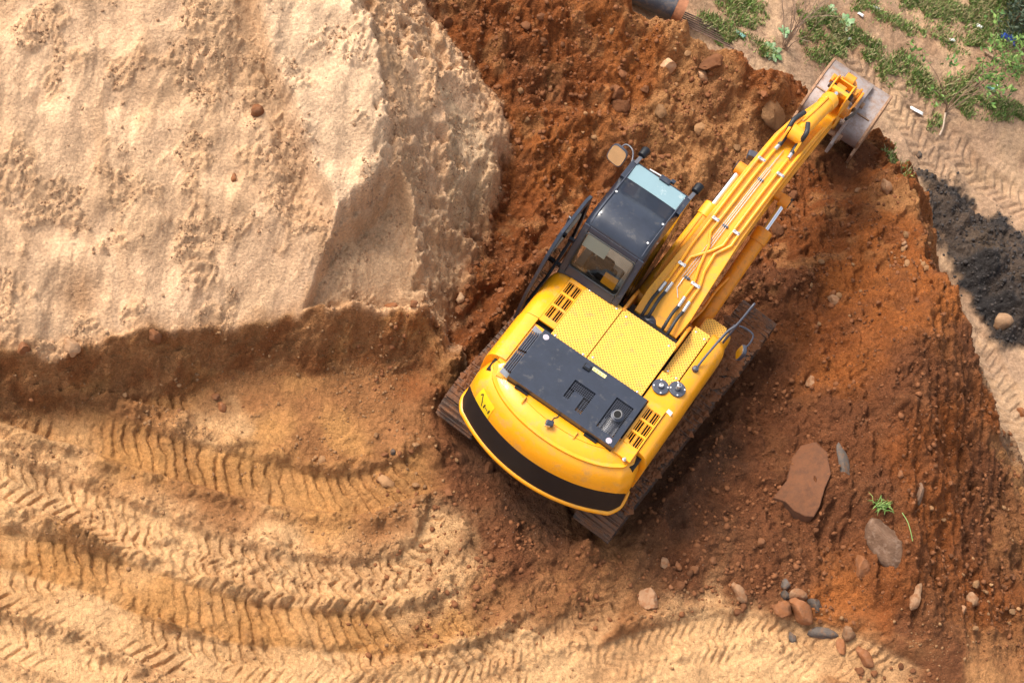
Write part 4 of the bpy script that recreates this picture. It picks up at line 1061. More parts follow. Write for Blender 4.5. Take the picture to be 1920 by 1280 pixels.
# sides: glass above, dark panel below; the left side is the open doorway
mb = MB(); mb.prism_x([(.40, 1.75), (1.52, 1.75), (1.46, 2.88), (.44, 2.92)], CX1-.012, CX1-.004); mb.build('side_window', M['glass_dark'], cab, smooth=False)
mb = MB(); mb.prism_x([(-.06, 1.75), (.34, 1.75), (.36, 2.86), (.22, 2.80), (-.04, 2.24)], CX1-.012, CX1-.004); mb.build('side_window', M['glass_dark'], cab, smooth=False)
mb = MB(); mb.prism_x([(-.085, 1.17), (1.48, 1.17), (1.55, 1.74), (-.085, 1.74)], CX1-.03, CX1-.002); mb.build('side_panel', M['navy'], cab, .01)
mb = MB(); mb.prism_x([(-.085, 1.17), (.34, 1.17), (.36, 2.86), (.22, 2.80), (-.06, 2.24)], CX0+.002, CX0+.03); mb.build('side_panel', M['navy'], cab, .01)
mb = MB(); mb.add([(CX0+.05, 1.585, 1.75), (CX1-.05, 1.585, 1.75), (CX1-.05, 1.49, 2.86), (CX0+.05, 1.49, 2.86), (CX0+.05, 1.575, 1.75), (CX1-.05, 1.575, 1.75), (CX1-.05, 1.48, 2.86), (CX0+.05, 1.48, 2.86)], [(0, 1, 2, 3), (7, 6, 5, 4), (0, 4, 5, 1), (1, 5, 6, 2), (2, 6, 7, 3), (3, 7, 4, 0)])
mb.build('windscreen', M['glass'], cab, smooth=False)
# inside
mb = MB(); mb.box(-1.0, -.52, .28, .80, 1.5, 1.66); mb.box(-.98, -.54, .20, .32, 1.62, 2.28); mb.box(-.90, -.62, .19, .28, 2.30, 2.50); mb.build('seat', M['seat'], cab, .05, 3)
mb = MB(); mb.box(-1.15, -1.02, .30, .9, 1.5, 1.85); mb.build('console', M['cab_inner'], cab, .03); mb = MB(); mb.box(-.50, -.37, .30, .9, 1.5, 1.85); mb.build('console', M['cab_inner'], cab, .03)
mb = MB(); slab_quad(mb, -.66, -.45, .66, .92, .02, -.05); mb.build('yellow_box', M['yellow'], cab, .004)
mb = MB(); slab_quad(mb, -1.13, -.77, .13, .45, .01, -.04); mb.build('pale_board', M['pale_board'], cab, smooth=False)
mb = MB(); mb.box(-1.18, -.34, -.03, .12, 2.06, 2.12); mb.build('parcel_shelf', M['cab_inner'], cab, .01)
# door swung right back along the cab side
mb = MB()
dpf = [(-.62, 1.22), (.20, 1.22), (.74, 1.72), (.78, 2.30), (.70, 2.84), (.52, 2.93), (-.10, 2.90), (-.34, 2.60), (-.60, 1.9)]
DXX = -1.40
dn = len(dpf); inn = [(y*.86+.02, 2.05+(z-2.05)*.86) for y, z in dpf]
fr_ = []
for x in (DXX-.025, DXX+.025):
    fr_.append([(x, y, z) for y, z in dpf])
fi = [[(x, y, z) for y, z in inn] for x in (DXX-.025, DXX+.025)]
mb.rings([fr_[0], fr_[1], fi[1], fi[0], fr_[0]], cap=False)
dr = mb.build('door', M['navy'], cab, .008)
mb = MB(); mb.prism_x([p for p in inn], DXX-.004, DXX+.004); mb.build('door_glass', M['glass_dark'], dr, smooth=False)
mb = MB(); mb.tube([(DXX-.03, .28, 2.5), (DXX-.075, .30, 2.5), (DXX-.075, .30, 2.72), (DXX-.03, .28, 2.72)], .012, 6); mb.build('door_handle', M['lamp_grey'], dr)
mb = MB(); mb.cbox((DXX-.04, -.30, 1.7), (.05, .10, .07)); mb.build('door_latch', M['lamp_grey'], dr, .008)
mb = MB(); mb.bar((DXX+.03, .35, 2.2), (CX0, .36, 2.2), .05, .06); mb.bar((DXX+.03, .35, 1.5), (CX0, .36, 1.5), .05, .06); mb.build('door_hinge', M['navy'], dr)
mb = MB(); mb.box(DXX-.028, DXX-.026, -.42, .1, 1.45, 1.6); mb.build('door_sticker', M['sticker_yellow'], dr, smooth=False)
# left mirror
mb = MB(); mb.tube(smooth_path([(CX0+.0, 1.50, 2.75), (-1.28, 1.62, 2.80), (-1.36, 1.75, 2.80), (-1.48, 1.78, 2.78), (-1.52, 1.70, 2.72)], 5), .012, 8); lm = mb.build('mirror_arm', M['lamp_grey'], ex)
mirror('mirror', (-1.50, 1.63, 2.66), .27, .30, Matrix.Rotation(R(-8), 4, 'Z') @ Matrix.Rotation(R(-22), 4, 'X'), lm)

# -- boom
BS = [(.16, 1.93, 1.45, .265, .345), (.45, 2.09, 1.5, .27, .365), (1.0, 2.38, 1.68, .28, .325), (1.6, 2.67, 1.92, .295, .285), (2.3, 2.93, 2.15, .32, .268), (2.8, 3.03, 2.24, .34, .262), (3.2, 3.02, 2.22, .355, .258), (3.7, 2.86, 2.08, .38, .235), (4.5, 2.40, 1.78, .425, .195), (5.10, 2.06, 1.66, .46, .175), (5.25, 1.93, 1.75, .467, .165)]
def boom_z(y):
    for a, b in zip(BS[:-1], BS[1:]):
        if a[0] <= y <= b[0]: f = (y-a[0])/(b[0]-a[0]); return [a[k]+(b[k]-a[k])*f for k in range(5)]
    return list(BS[0] if y < BS[0][0] else BS[-1])
mb = MB(); rr = []
for y, zt, zb, xc, hw in BS:
    rr.append([(xc-hw, y, zt), (xc+hw, y, zt), (xc+hw, y, zt-.03), (xc+hw-.035, y, zt-.035), (xc+hw-.035, y, zb+.03), (xc+hw-.005, y, zb+.028), (xc+hw-.005, y, zb), (xc-hw+.005, y, zb), (xc-hw+.005, y, zb+.028), (xc-hw+.035, y, zb+.03), (xc-hw+.035, y, zt-.035), (xc-hw, y, zt-.03)])
mb.rings(rr)
boom = mb.build('boom', M['yellow_boom'], ex, .008, 2, sharp=30)
def bp(y, u, h=0.0):
    """point on the boom top: u in -1..1 across"""
    q_ = boom_z(y); return (q_[3]+u*q_[4], y, q_[1]+h)
def bpipe(name, pts, r, mat, n=8):
    P = []
    for (y0_, u0_), (y1_, u1_) in zip(pts[:-1], pts[1:]):
        k = max(1, int(abs(y1_-y0_)/.12)+int(abs(u1_-u0_)/.1))
        for j in range(k): f = j/k; P.append(bp(y0_+(y1_-y0_)*f, u0_+(u1_-u0_)*f, r+.025))
    P.append(bp(*pts[-1], r+.025))
    mb = MB(); mb.tube(P, r, n); return mb.build(name, M[mat], boom)
bpipe('hydraulic_pipe', [(.62, -.62), (.95, -.66), (1.2, -.74), (2.3, -.80), (3.1, -.80), (4.0, -.86)], .021, 'yellow_boom')
bpipe('hydraulic_pipe', [(.66, -.40), (1.05, -.44), (1.25, .10), (1.40, .42), (2.3, .45), (2.9, .45)], .021, 'yellow_boom')
bpipe('hydraulic_pipe', [(.60, .32), (.78, .34), (1.0, .12), (1.3, -.10), (1.45, -.42), (2.3, -.42), (2.95, -.42)], .021, 'yellow_boom')
bpipe('hydraulic_pipe', [(.58, .58), (.80, .60), (1.0, .40), (1.25, .34), (1.45, .74), (2.3, .80), (3.1, .80), (4.0, .82)], .021, 'yellow_boom')
for k, u in enumerate((-.12, -.02, .08)):
    bpipe('grease_line', [(.80, u-.12), (1.2, u-.06), (2.55, u), (2.62, u)] if k != 1 else [(.80, u-.12), (1.2, u-.06), (3.0, u)], .006, 'steel', 6)
bpipe('grease_line', [(.56, .12), (.66, -.14), (.80, -.15)], .007, 'steel', 6)
for y, u0, u1 in ((1.62, -.78, -.40), (1.62, .42, .78), (.92, -.72, -.36), (.80, .20, .62), (2.66, -.86, -.40), (2.62, .42, .86)):
    q_ = bp(y, (u0+u1)/2, .045); q = boom_z(y)
    mb = MB(); mb.cbox(q_, (abs(u1-u0)*q[4], .045, .05), Matrix.Rotation(.42 if y < 2 else .1, 4, 'X')); cl_ = mb.build('pipe_clamp', M['steel'], boom, .006)
    for u in (u0*.8+u1*.2, u0*.2+u1*.8):
        mb = MB(); p_ = bp(y, u, .068); mb.lathe([(0, 0), (.013, 0), (.013, .016), (0, .016)], p_, 8); mb.build('bolt', M['steel'], cl_)
for y in (1.63, 2.42, .83):
    mb = MB(); mb.cbox(bp(y, -.03, .018), (.09, .03, .03)); mb.build('line_clip', M['lamp_grey'], boom, .004)
# couplings and hoses at the boom foot
for u, y0_ in ((-.62, .62), (-.40, .66), (.32, .60), (.58, .58)):
    a_ = Vector(bp(y0_+.01, u, .047)); b_ = Vector(bp(y0_-.13, u, .05))
    mb = MB(); mb.cyl(a_, b_, .028, 10); mb.build('hose_coupling', M['steel'], boom)
    mb = MB(); e_ = Vector((b_.x+.02, -.12, 1.55)); mb.tube(smooth_path([b_, b_+Vector((-.01, -.16, -.03)), b_+Vector((-.0, -.34, -.14)), (b_.x, b_.y-.50, 1.62), e_], 5), .024, 8); mb.build('hose', M['rubber'], boom)
mb = MB(); mb.lathe([(0, .12), (.06, .11), (.11, .07), (.135, 0), (.135, -.3), (0, -.3)], (.17, .16, 1.86), 24); sv = mb.build('swivel_dome', M['lamp_grey'], ex)
mb = MB(); mb.tube([(.06, .12, 1.93), (.14, .10, 1.97), (.22, .15, 1.985)], .006, 6); mb.build('cable', M['rubber'], sv)
# cheek plates beside the boom foot
for x0_, x1_ in ((-.21, -.165), (.66, .705)):
    mb = MB(); mb.prism_x([(-.06, 1.3), (.55, 1.3), (.55, 1.62), (.42, 1.98), (.22, 2.13), (-.06, 2.12)], x0_, x1_); mb.build('boom_bracket', M['orange_arm'], ex, .012)
mb = MB(); mb.cyl((-.24, .28, 1.72), (.74, .28, 1.72), .075, 18); mb.build('boom_pin', M['track_dark'], ex)
# boom work lamp on the left side
mb = MB(); mb.cbox((.0, 2.96, 2.62), (.14, .11, .13), Matrix.Rotation(.3, 4, 'Z')); wl = mb.build('boom_lamp', M['lamp_grey'], boom, .02)
mb = MB(); mb.cbox((.07, 2.97, 2.60), (.09, .03, .03)); mb.build('lamp_bracket', M['steel'], wl)
# boom cylinders
def ram(name, a, h, b, rb, rr_, mat='yellow_boom', boss=.10, axis=(1, 0, 0), parent=ex):
    a, h, b = Vector(a), Vector(h), Vector(b); d = (b-a).normalized(); hl = (h-a).length
    mb = MB(); P = lambda s_: a+d*s_
    mb.tube([P(0), P(.06), P(.10), P(hl-.22), P(hl-.215), P(hl-.02), P(hl)], [rb*.75, rb*.85, rb, rb, rb*1.16, rb*1.16, rb*1.0], 24)
    ax = Vector(axis); mb.cyl(a-ax*rb*.9, a+ax*rb*.9, rb*1.05, 18)
    o = mb.build(name, M[mat], parent, .006)
    mb = MB(); mb.cyl(P(hl-.01), b, rr_, 16); mb.build('rod', M['chrome'], o)
    mb = MB(); mb.cyl(b-ax*.075, b+ax*.075, boss, 20); mb.build('rod_eye', M['orange_arm'], o, .008)
    return o
c1 = ram('boom_cylinder', (-.165, .80, 1.28), (-.10, 2.28, 2.08), (-.03, 2.82, 2.40), .106, .048)
c2 = ram('boom_cylinder', (.735, .80, 1.28), (.735, 2.40, 2.10), (.735, 2.82, 2.34), .110, .048, 'orange_arm')  # deeper orange than the left ram: the boom's shade put into its paint
mb = MB(); mb.cyl((-.10, 2.83, 2.40), (.78, 2.83, 2.36), .07, 20); mb.build('boom_boss', M['orange_arm'], boom, .008)
mb = MB(); mb.cyl((-.13, 2.83, 2.40), (-.10, 2.83, 2.40), .08, 20); mb.build('pin_cap', M['track_dark'], boom); mb = MB(); mb.cyl((.79, 2.83, 2.36), (.82, 2.83, 2.36), .08, 20); mb.build('pin_cap', M['track_dark'], boom)
mb = MB(); mb.tube(smooth_path([(.62, .62, 1.75), (.66, .95, 1.72), (.66, 1.25, 1.80), (.69, 1.50, 1.82), (.70, 1.62, 1.78)], 5), .02, 8); mb.build('cylinder_pipe', M['orange_arm'], c2)
mb = MB(); mb.bar((-.17, 1.05, 1.55), (-.12, 2.05, 2.09), .03, .03); mb.build('cylinder_pipe', M['yellow_boom'], c1)
# arm cylinder with its bracket and hoses
for u in (-.22, .22):
    q_ = bp(3.2, 0)
    mb = MB(); mb.prism_x([(2.98, 3.0), (3.5, 2.9), (3.36, 3.20), (3.26, 3.30), (3.16, 3.28), (3.08, 3.18)], q_[0]+u*.55-.018, q_[0]+u*.55+.018); mb.build('cylinder_bracket', M['yellow_boom'], boom, .008)
c3 = ram('arm_cylinder', (.37, 3.24, 3.22), (.437, 4.46, 2.80), (.45, 4.80, 2.68), .112, .06, 'yellow', .085)
mb = MB(); mb.tube([(.325, 3.45, 3.27), (.36, 3.80, 3.15), (.395, 4.30, 2.99)], .017, 8); mb.build('cylinder_pipe', M['yellow_boom'], c3)
for x0_, u in ((-.10, -.42), (.10, .45)):
    a_ = Vector(bp(2.92, u, .047)); b_ = Vector(bp(3.02, u*.92, .055))
    mb = MB(); mb.cyl(a_, b_, .03, 10); mb.build('hose_coupling', M['steel'], boom)
    e_ = Vector((.36+x0_*.9, 3.62, 3.24)) if x0_ < 0 else Vector((.41, 3.40, 3.35))
    mb = MB(); mb.tube(smooth_path([b_, b_+Vector((0, .12, .06)), b_.lerp(e_, .5)+Vector((x0_*.4, 0, .16)), e_], 6), .036, 10); mb.build('hose', M['rubber'], boom)
# arm: fork at the rear, box running down to the bucket
mb = MB(); armp = [(4.56, 2.60), (4.62, 2.80), (4.84, 2.84), (5.10, 2.62), (5.42, 2.05), (5.85, 1.05), (5.86, .86), (5.70, .80), (5.55, .95), (4.98, 1.78), (4.78, 2.2)]
for x0_, x1_ in ((.315, .34), (.60, .625)): mb.prism_x(armp, x0_, x1_)
mb.box(.335, .605, 4.66, 4.74, 2.70, 2.80); mb.box(.335, .605, 5.04, 5.07, 1.7, 2.62)
arm = mb.build('arm', M['yellow_boom'], ex, .01)
mb = MB(); mb.prism_x([(5.09, 2.55), (5.38, 2.03), (5.78, 1.05), (5.62, 1.0), (5.02, 1.82)], .337, .603); mb.build('arm_box', M['void'], arm)  # painted near black as the dark hole inside the fork
mb = MB(); mb.cyl((.27, 4.80, 2.68), (.67, 4.80, 2.68), .055, 16); mb.build('arm_pin', M['track_dark'], arm)
mb = MB(); mb.cyl((.24, 5.12, 1.93), (.70, 5.12, 1.93), .085, 18); mb.build('arm_pin', M['orange_arm'], arm)
for x_ in (.27, .67):
    mb = MB(); mb.cbox((x_, 4.86, 2.72), (.04, .10, .08)); mb.cyl((x_-.03, 5.0, 2.62), (x_+.03, 5.0, 2.62), .05, 12); mb.build('bracket', M['orange_arm'], arm, .008)
# bucket cylinder and linkage on the far side of the arm
c4 = ram('bucket_cylinder', (.47, 5.20, 2.52), (.48, 5.80, 1.75), (.49, 6.10, 1.36), .085, .045, 'orange_arm', .07)
for x_ in (.245, .69):
    mb = MB(); mb.prism_x([(5.50, 1.42), (5.60, 1.50), (6.12, 1.42), (6.16, 1.33), (6.08, 1.28), (5.58, 1.36)], x_-.02, x_+.02); mb.build('link', M['orange_arm'], arm, .01)
    mb = MB(); mb.prism_x([(6.05, 1.30), (6.14, 1.42), (6.22, 1.36), (6.24, 1.06), (6.14, 1.02)], x_-.02+(.05 if x_ < .4 else -.05), x_+.02+(.05 if x_ < .4 else -.05)); mb.build('link', M['orange_arm'], arm, .01)
mb = MB(); mb.tube(smooth_path([(.74, 4.9, 2.1), (.78, 5.2, 1.95), (.74, 5.5, 1.7), (.70, 5.7, 1.4)], 5), .025, 8); mb.build('hose', M['rubber'], arm)
# bucket: curved back towards the sky, mouth towards the machine
bk = [(5.88, .48), (5.80, .62), (5.80, .76), (5.90, .89), (6.13, .98), (6.45, 1.02), (6.66, 1.00), (6.80, .92), (6.89, .78), (6.92, .55), (6.86, .25), (6.72, 0), (6.5, -.16), (6.2, -.25)]
BX0, BX1 = .0, 1.045
mb = MB(); n = len(bk)
def inset(P, t_):
    out = []
    for i, p in enumerate(P):
        a, b = P[max(i-1, 0)], P[min(i+1, len(P)-1)]; dx, dy = b[0]-a[0], b[1]-a[1]; L = math.hypot(dx, dy)
        out.append((p[0]+dy/L*t_, p[1]-dx/L*t_))
    return out
bki = inset(bk, .035)
mb.rings([[(BX0, y, z) for y, z in bk], [(BX1, y, z) for y, z in bk]], cap=False, closed=False)
mb.rings([[(BX0, y, z) for y, z in bki], [(BX1, y, z) for y, z in bki]], cap=False, closed=False)
mb.rings([[(BX0, *bk[0]), (BX0, *bki[0])], [(BX1, *bk[0]), (BX1, *bki[0])]], cap=False, closed=False)
mb.rings([[(BX0, *bk[-1]), (BX0, *bki[-1])], [(BX1, *bk[-1]), (BX1, *bki[-1])]], cap=False, closed=False)
bu = mb.build('bucket', M['bucket'], ex, sharp=45)
outr = inset(bk, -.02)
for x0_, x1_ in ((BX0-.03, BX0+.008), (BX1-.008, BX1+.03)):
    mb = MB(); mb.prism_x([(5.80, .30), (5.66, .55)]+outr[1:]+[(5.9, -.2)], x0_, x1_); mb.build('side_plate', M['bucket_edge'], bu, .006)
for x_ in (.30, .725):
    mb = MB(); pr = [(5.24, .80), (5.27, 1.0), (5.44, 1.13), (5.80, 1.20), (6.10, 1.24), (6.28, 1.20), (6.66, 1.065), (6.68, .98), (6.2, .95), (5.86, .78), (5.56, .62)]
    mb.prism_x(pr, x_-.024, x_+.024); ea = mb.build('bucket_ear', M['ear_steel'], bu, .008)
    mb = MB(); mb.cyl((x_-.05, 5.46, .96), (x_+.05, 5.46, .96), .085, 18); mb.build('ear_boss', M['bucket_edge'], ea)
mb = MB(); mb.cyl((.22, 5.50, .96), (.80, 5.50, .96), .05, 16); mb.build('bucket_pin', M['bucket_edge'], bu); mb = MB(); mb.cyl((.22, 6.14, 1.12), (.80, 6.14, 1.12), .05, 16); mb.build('bucket_pin', M['bucket_edge'], bu)
for x_ in (.13, .88):
    mb = MB(); mb.box(x_-.11, x_+.11, 6.08, 6.10, .965, .985); mb.build('weld_strip', M['bucket_edge'], bu, smooth=False)
for k in range(5):
    x_ = .10+.21*k; mb = MB(); mb.prism_x([(6.22, -.27), (6.22, -.20), (6.0, -.25), (5.93, -.30), (6.0, -.31)], x_-.05, x_+.05); mb.build('tooth', M['bucket_edge'], bu, .01)

# soil caught on the track shoes: one mass of crumbs per track
def track_soil(side, n):
    x_, y_ = ux(side*(1.215 if side > 0 else 1.17), .02); mb = MB(); r_ = random.Random(40+side)
    for k in range(n):
        yy = r_.uniform(-1.9, 2.05); xx = r_.gauss(0, .17); 
        if abs(xx) > .29: continue
        s_ = .013*(5.5)**(r_.random()**1.8); zt = ZW+RW+.02
        if yy > YI: zt = ZW+math.sqrt(max(.01, RW*RW-(yy-YI)**2))+.02
        if yy < YS: zt = ZW+math.sqrt(max(.01, RW*RW-(yy-YS)**2))+.02
        V = [(s_*1.3*r_.uniform(.7, 1.3), 0, 0), (0, s_*1.3*r_.uniform(.7, 1.3), 0), (-s_*1.3*r_.uniform(.7, 1.3), 0, 0), (0, -s_*1.3*r_.uniform(.7, 1.3), 0), (s_*r_.uniform(-.3, .3), s_*r_.uniform(-.3, .3), s_*r_.uniform(.5, .9)), (0, 0, -s_*.5)]
        mb.add([(xx+a, yy+b, zt+c_) for a, b, c_ in V], [(0, 1, 4), (1, 2, 4), (2, 3, 4), (3, 0, 4), (1, 0, 5), (2, 1, 5), (3, 2, 5), (0, 3, 5)])
    o = mb.build('caked_soil', M['clod_red'], ex, smooth=False); o.location = (x_, y_, 0); o.rotation_euler.z = UY; o['kind'] = 'stuff'
track_soil(1, 2600); track_soil(-1, 1600)

# ------------------------------------------------------------------ stones
def stone_mesh(name, seed, rough=False, sub=3):
    bm = bmesh.new(); bmesh.ops.create_icosphere(bm, subdivisions=sub, radius=1)
    r_ = np.random.default_rng(seed); off = r_.uniform(0, 50, 3)
    planes = [(Vector(r_.normal(size=3)).normalized(), r_.uniform(.5, .85)) for _ in range(11)]
    for v in bm.verts:
        p = v.co.copy()
        for n_, d_ in planes:
            k = p.dot(n_)
            if k > d_: p -= n_*(k-d_)*.9
        from mathutils import noise as mn
        p *= 1+.20*mn.noise(p*1.6+Vector(off))+(.16 if rough else .08)*mn.noise(p*4.0+Vector(off))+(.10 if rough else .02)*mn.noise(p*9+Vector(off))
        v.co = p
    me = bpy.data.meshes.new(name); bm.to_mesh(me); bm.free()
    me.polygons.foreach_set('use_smooth', [True]*len(me.polygons)); me.set_sharp_from_angle(angle=R(42))
    return me
STM = {}
def stone_data(kind, v):
    k = (kind, v)
    if k not in STM:
        me = stone_mesh('stone', 100+v, kind.startswith('clod'), sub=3 if v < 6 else 2); me.materials.append(MATS[kind]); STM[k] = me
    return STM[k]
SC = 1/128.0
def stone(px, py, wpx, hpx, kind, label, v=0, rz=None, flat=.62, sink=.47, name='stone', cat='stone', group=None):
    p = hit(px, py); sc = FPX/ (Vector(p)-Vector(CAM)).dot(Vector(FW))
    a, b = wpx/sc/2, hpx/sc/2/.87
    o = link(name, stone_data(kind, v % 6))
    o.scale = (a*1.08, b*1.08, min(a, b)*flat*1.5)
    n_ = gnormal(p.x, p.y); q_ = Vector((0, 0, 1)).rotation_difference(n_.lerp(Vector((0, 0, 1)), .4).normalized())
    o.rotation_mode = 'QUATERNION'
    from mathutils import Quaternion
    o.rotation_quaternion = q_ @ Quaternion((0, 0, 1), R(rz if rz is not None else random.uniform(-25, 25)))
    o.location = p + Vector((0, 0, min(a, b)*flat*1.5*(1-2*sink)))
    return tag(o, label, cat, group)
ST = [
 (1661,1028,72,104,'stone_glint','large flat glinting brown boulder below the green grass tuft',1,20,.5),
 (1615,1062,38,44,'stone_red','rounded reddish stone left of the glinting boulder',2,0,.7),
 (1502,1145,44,52,'stone_red','largest round orange-brown stone in the cluster at the slope foot',3,10,.85),
 (1466,1141,34,32,'stone_red','angular orange-brown stone touching the left of the big round stone',4,30,.8),
 (1494,1114,40,24,'stone_tan','brown stone resting just above the big round stone',5,-10,.8),
 (1472,1096,24,18,'stone_grey','dark grey stone at the top of the stone cluster',0,20,.8),
 (1472,1118,20,18,'stone_grey','small grey stone wedged left between two brown stones',1,0,.8),
 (1527,1132,26,30,'stone_grey','dark slaty stone right of the big round stone',2,40,.6),
 (1385,1112,26,40,'stone_tan','upright tan stone between clods left of the stone cluster',3,15,.7),
 (1213,1123,38,46,'stone_tan','lone tan egg-shaped stone on the tracked ground',4,20,.8),
 (1245,1054,18,24,'stone_tan','small pale stone on the dark soil above the egg-shaped stone',5,0,.7),
 (1715,1120,26,46,'stone_tan','narrow leaning tan stone right of the glinting boulder',0,-15,.6),
 (1822,1125,22,26,'stone_tan','pale rounded stone low on the right slope',1,0,.8),
 (1805,1142,14,16,'stone_tan','small pale stone beside the pale rounded stone, right slope',2,0,.8),
 (1620,1233,28,42,'stone_red','upright reddish stone at the bottom edge below the dark rock ledge',3,15,.7),
 (1576,1210,18,34,'stone_red','slim reddish stone under the dark rock ledge',4,5,.7),
 (1540,1186,62,22,'stone_grey','long dark rock ledge sticking out of the slope foot',5,-8,.6),
 (1588,1188,34,26,'stone_tan','tan rock lump at the right end of the dark ledge',0,20,.7),
 (1485,1195,16,20,'stone_grey','small bluish-grey stone on the wavy tyre prints',1,10,.7),
 (1725,922,18,42,'stone_glint','small shiny grey stone stuck in the streaked slope',2,-10,.6),
 (1581,868,30,70,'stone_grey','flat blue-grey slab lying right of the big brown slab',3,4,.35),
 (1302,1067,18,16,'stone_red','small round clod stone on the dark slope foot',4,0,.8),
 (1425,1017,18,18,'stone_red','small reddish stone midway down the dark slope',5,0,.8),
 (1686,892,16,14,'stone_red','small brown stone above the green grass tuft',0,0,.8),
 (1660,354,24,28,'stone_tan','light brown stone near the crest right of the bucket',1,0,.8),
 (1607,358,20,9,'stone_tan','thin flat stone on the soil below the bucket',2,-10,.5),
 (1564,565,27,22,'stone_tan','pale stone lying alone in the soil right of the tracks',3,0,.8),
 (1520,717,24,20,'stone_tan','pale oval stone right of the excavator mirror',4,35,.7),
 (1878,605,40,34,'stone_sand','angular tan boulder at the edge of the black soil',5,0,.8),
 (1721,293,13,13,'stone_grey','small dark ball-like stone above the black soil heap',0,0,1.0),
 (1457,434,28,32,'clod_red','square reddish clod right of the boom ram',1,0,.7),
 (1252,122,44,28,'stone_sand','pale yellow block of soil below the black pipe',2,-5,.7),
 (1315,143,32,24,'stone_sand','pale yellow lump right of the pale block',3,20,.7),
 (1333,120,50,28,'clod_red','dark red overhanging clod under the crest',4,15,.7),
 (1312,241,28,26,'clod_brown','light angular clod above the cab and boom',5,30,.6),
 (1237,212,28,26,'clod_brown','squarish clod on the rough soil left of the light angular clod',0,10,.6),
 (1164,203,38,34,'clod_red','big red clod above the left cab mirror',1,40,.6),
 (1157,172,34,26,'clod_red','red clod just above the big clod over the mirror',2,10,.6),
 (1450,214,84,50,'clod_brown','large cut block of brown soil left of the bucket',3,-8,.35),
 (1485,367,18,18,'clod_red','small round clod beside the right boom ram pin',4,0,.8),
 (481,210,26,24,'stone_red','dark red stone resting on the sand bank',5,10,.8),
 (438,335,14,16,'stone_red','small dark stone on the sand bank below the dark red stone',0,0,.8),
 (135,653,38,32,'stone_sand','large tan stone on the cut edge at far left',1,10,.8),
 (45,653,32,24,'stone_red','brown stone at the left picture edge on the cut rim',2,0,.8),
 (290,634,30,24,'stone_red','reddish stone midway along the cut rim',3,0,.7),
 (733,575,26,16,'stone_red','flat reddish stone on the rim below the sand hollow',4,0,.7),
 (776,571,16,14,'stone_red','small reddish stone near the right end of the rim',5,0,.8),
 (861,560,20,20,'stone_sand','pale stone at the foot of the sand bank corner',0,0,.8),
 (860,586,18,16,'stone_red','brown stone just below the pale corner stone',1,0,.8),
 (837,42,32,22,'clod_red','red clod at the top edge where sand meets red soil',2,0,.8),
 (416,764,20,18,'stone_red','brown stone in the rut below the cut face',3,0,.8),
 (404,744,16,14,'stone_red','small brown stone above the stone in the upper rut',4,0,.8),
 (737,847,11,12,'stone_grey','tiny pale grey stone left of the rear track',5,0,.9),
 (602,865,20,18,'clod_brown','round clod on the bank of the middle rut',0,0,.8),
 (725,903,40,20,'clod_brown','broken flat flake of dry soil in the crawler rut',1,-15,.4),
 (917,876,22,24,'clod_red','dark clod under the left end of the counterweight',2,0,.8),
 (1915,775,22,20,'stone_red','reddish stone on the pale bank at the right picture edge',3,0,.8),
]
for k, row in enumerate(ST):
    x_, y_, w_, h_, kd, lb_, v, rz, fl = row
    clod = kd.startswith('clod')
    stone(x_, y_, w_, h_, kd, lb_, v, rz, fl, name='soil_clod' if clod else 'stone', cat='clod' if clod else 'stone')
# the big flat slab: an irregular outline with its own thickness, tilted with the slope
def slab_rock(name, pts, th, mat, label):
    P = [hit(x_, y_) for x_, y_ in pts]; c_ = sum(P, Vector())/len(P)
    mb = MB(); top = [p*1.0 for p in P]
    zm = lambda p: c_.z+.9*(p-c_).dot(Vector((gnormal(c_.x, c_.y).x, gnormal(c_.x, c_.y).y, 0)))*-1
    r0 = [Vector((p.x, p.y, zm(p)-.02+.16*0)) for p in P]
    lift = max([float(height(c_.x+(q.x-c_.x)*f, c_.y+(q.y-c_.y)*f))-(c_.z+(q.z-c_.z)*f) for q in r0 for f in (.2, .5, .75)])-th+.025
    r0 = [Vector((q.x, q.y, .35*(q.z+max(0, lift))+.65*float(height(q.x, q.y)))) for q in r0]
    rings_ = [[q+Vector((0, 0, -.25)) for q in r0], [q+Vector((0, 0, th*.75)) for q in r0], [c_.lerp(q, .94)*1.0+Vector((0, 0, 0)) for q in r0]]
    rings_[2] = [Vector((c_.x+(q.x-c_.x)*.94, c_.y+(q.y-c_.y)*.94, q.z+th)) for q in r0]
    rings_.append([Vector((x_, y_, .35*(c_.z+max(0, lift)+th)+.65*(float(height(x_, y_))+th)+.02)) for x_, y_ in [(c_.x+(q.x-c_.x)*.55, c_.y+(q.y-c_.y)*.55) for q in r0]])
    rings_.append([Vector((x_, y_, .35*(c_.z+max(0, lift)+th)+.65*(float(height(x_, y_))+th)+.02)) for x_, y_ in [(c_.x+(q.x-c_.x)*.15, c_.y+(q.y-c_.y)*.15) for q in r0]])
    mb.rings(rings_); o = mb.build(name, MATS[mat], None, .012, 2)
    return tag(o, label, 'stone')
slab_rock('stone', [(1446,938),(1468,945),(1482,965),(1500,978),(1517,980),(1530,958),(1540,925),(1556,892),(1548,850),(1528,830),(1500,838),(1482,862),(1475,900)], .07, 'slab', 'big flat brown slab half buried in the dark slope')

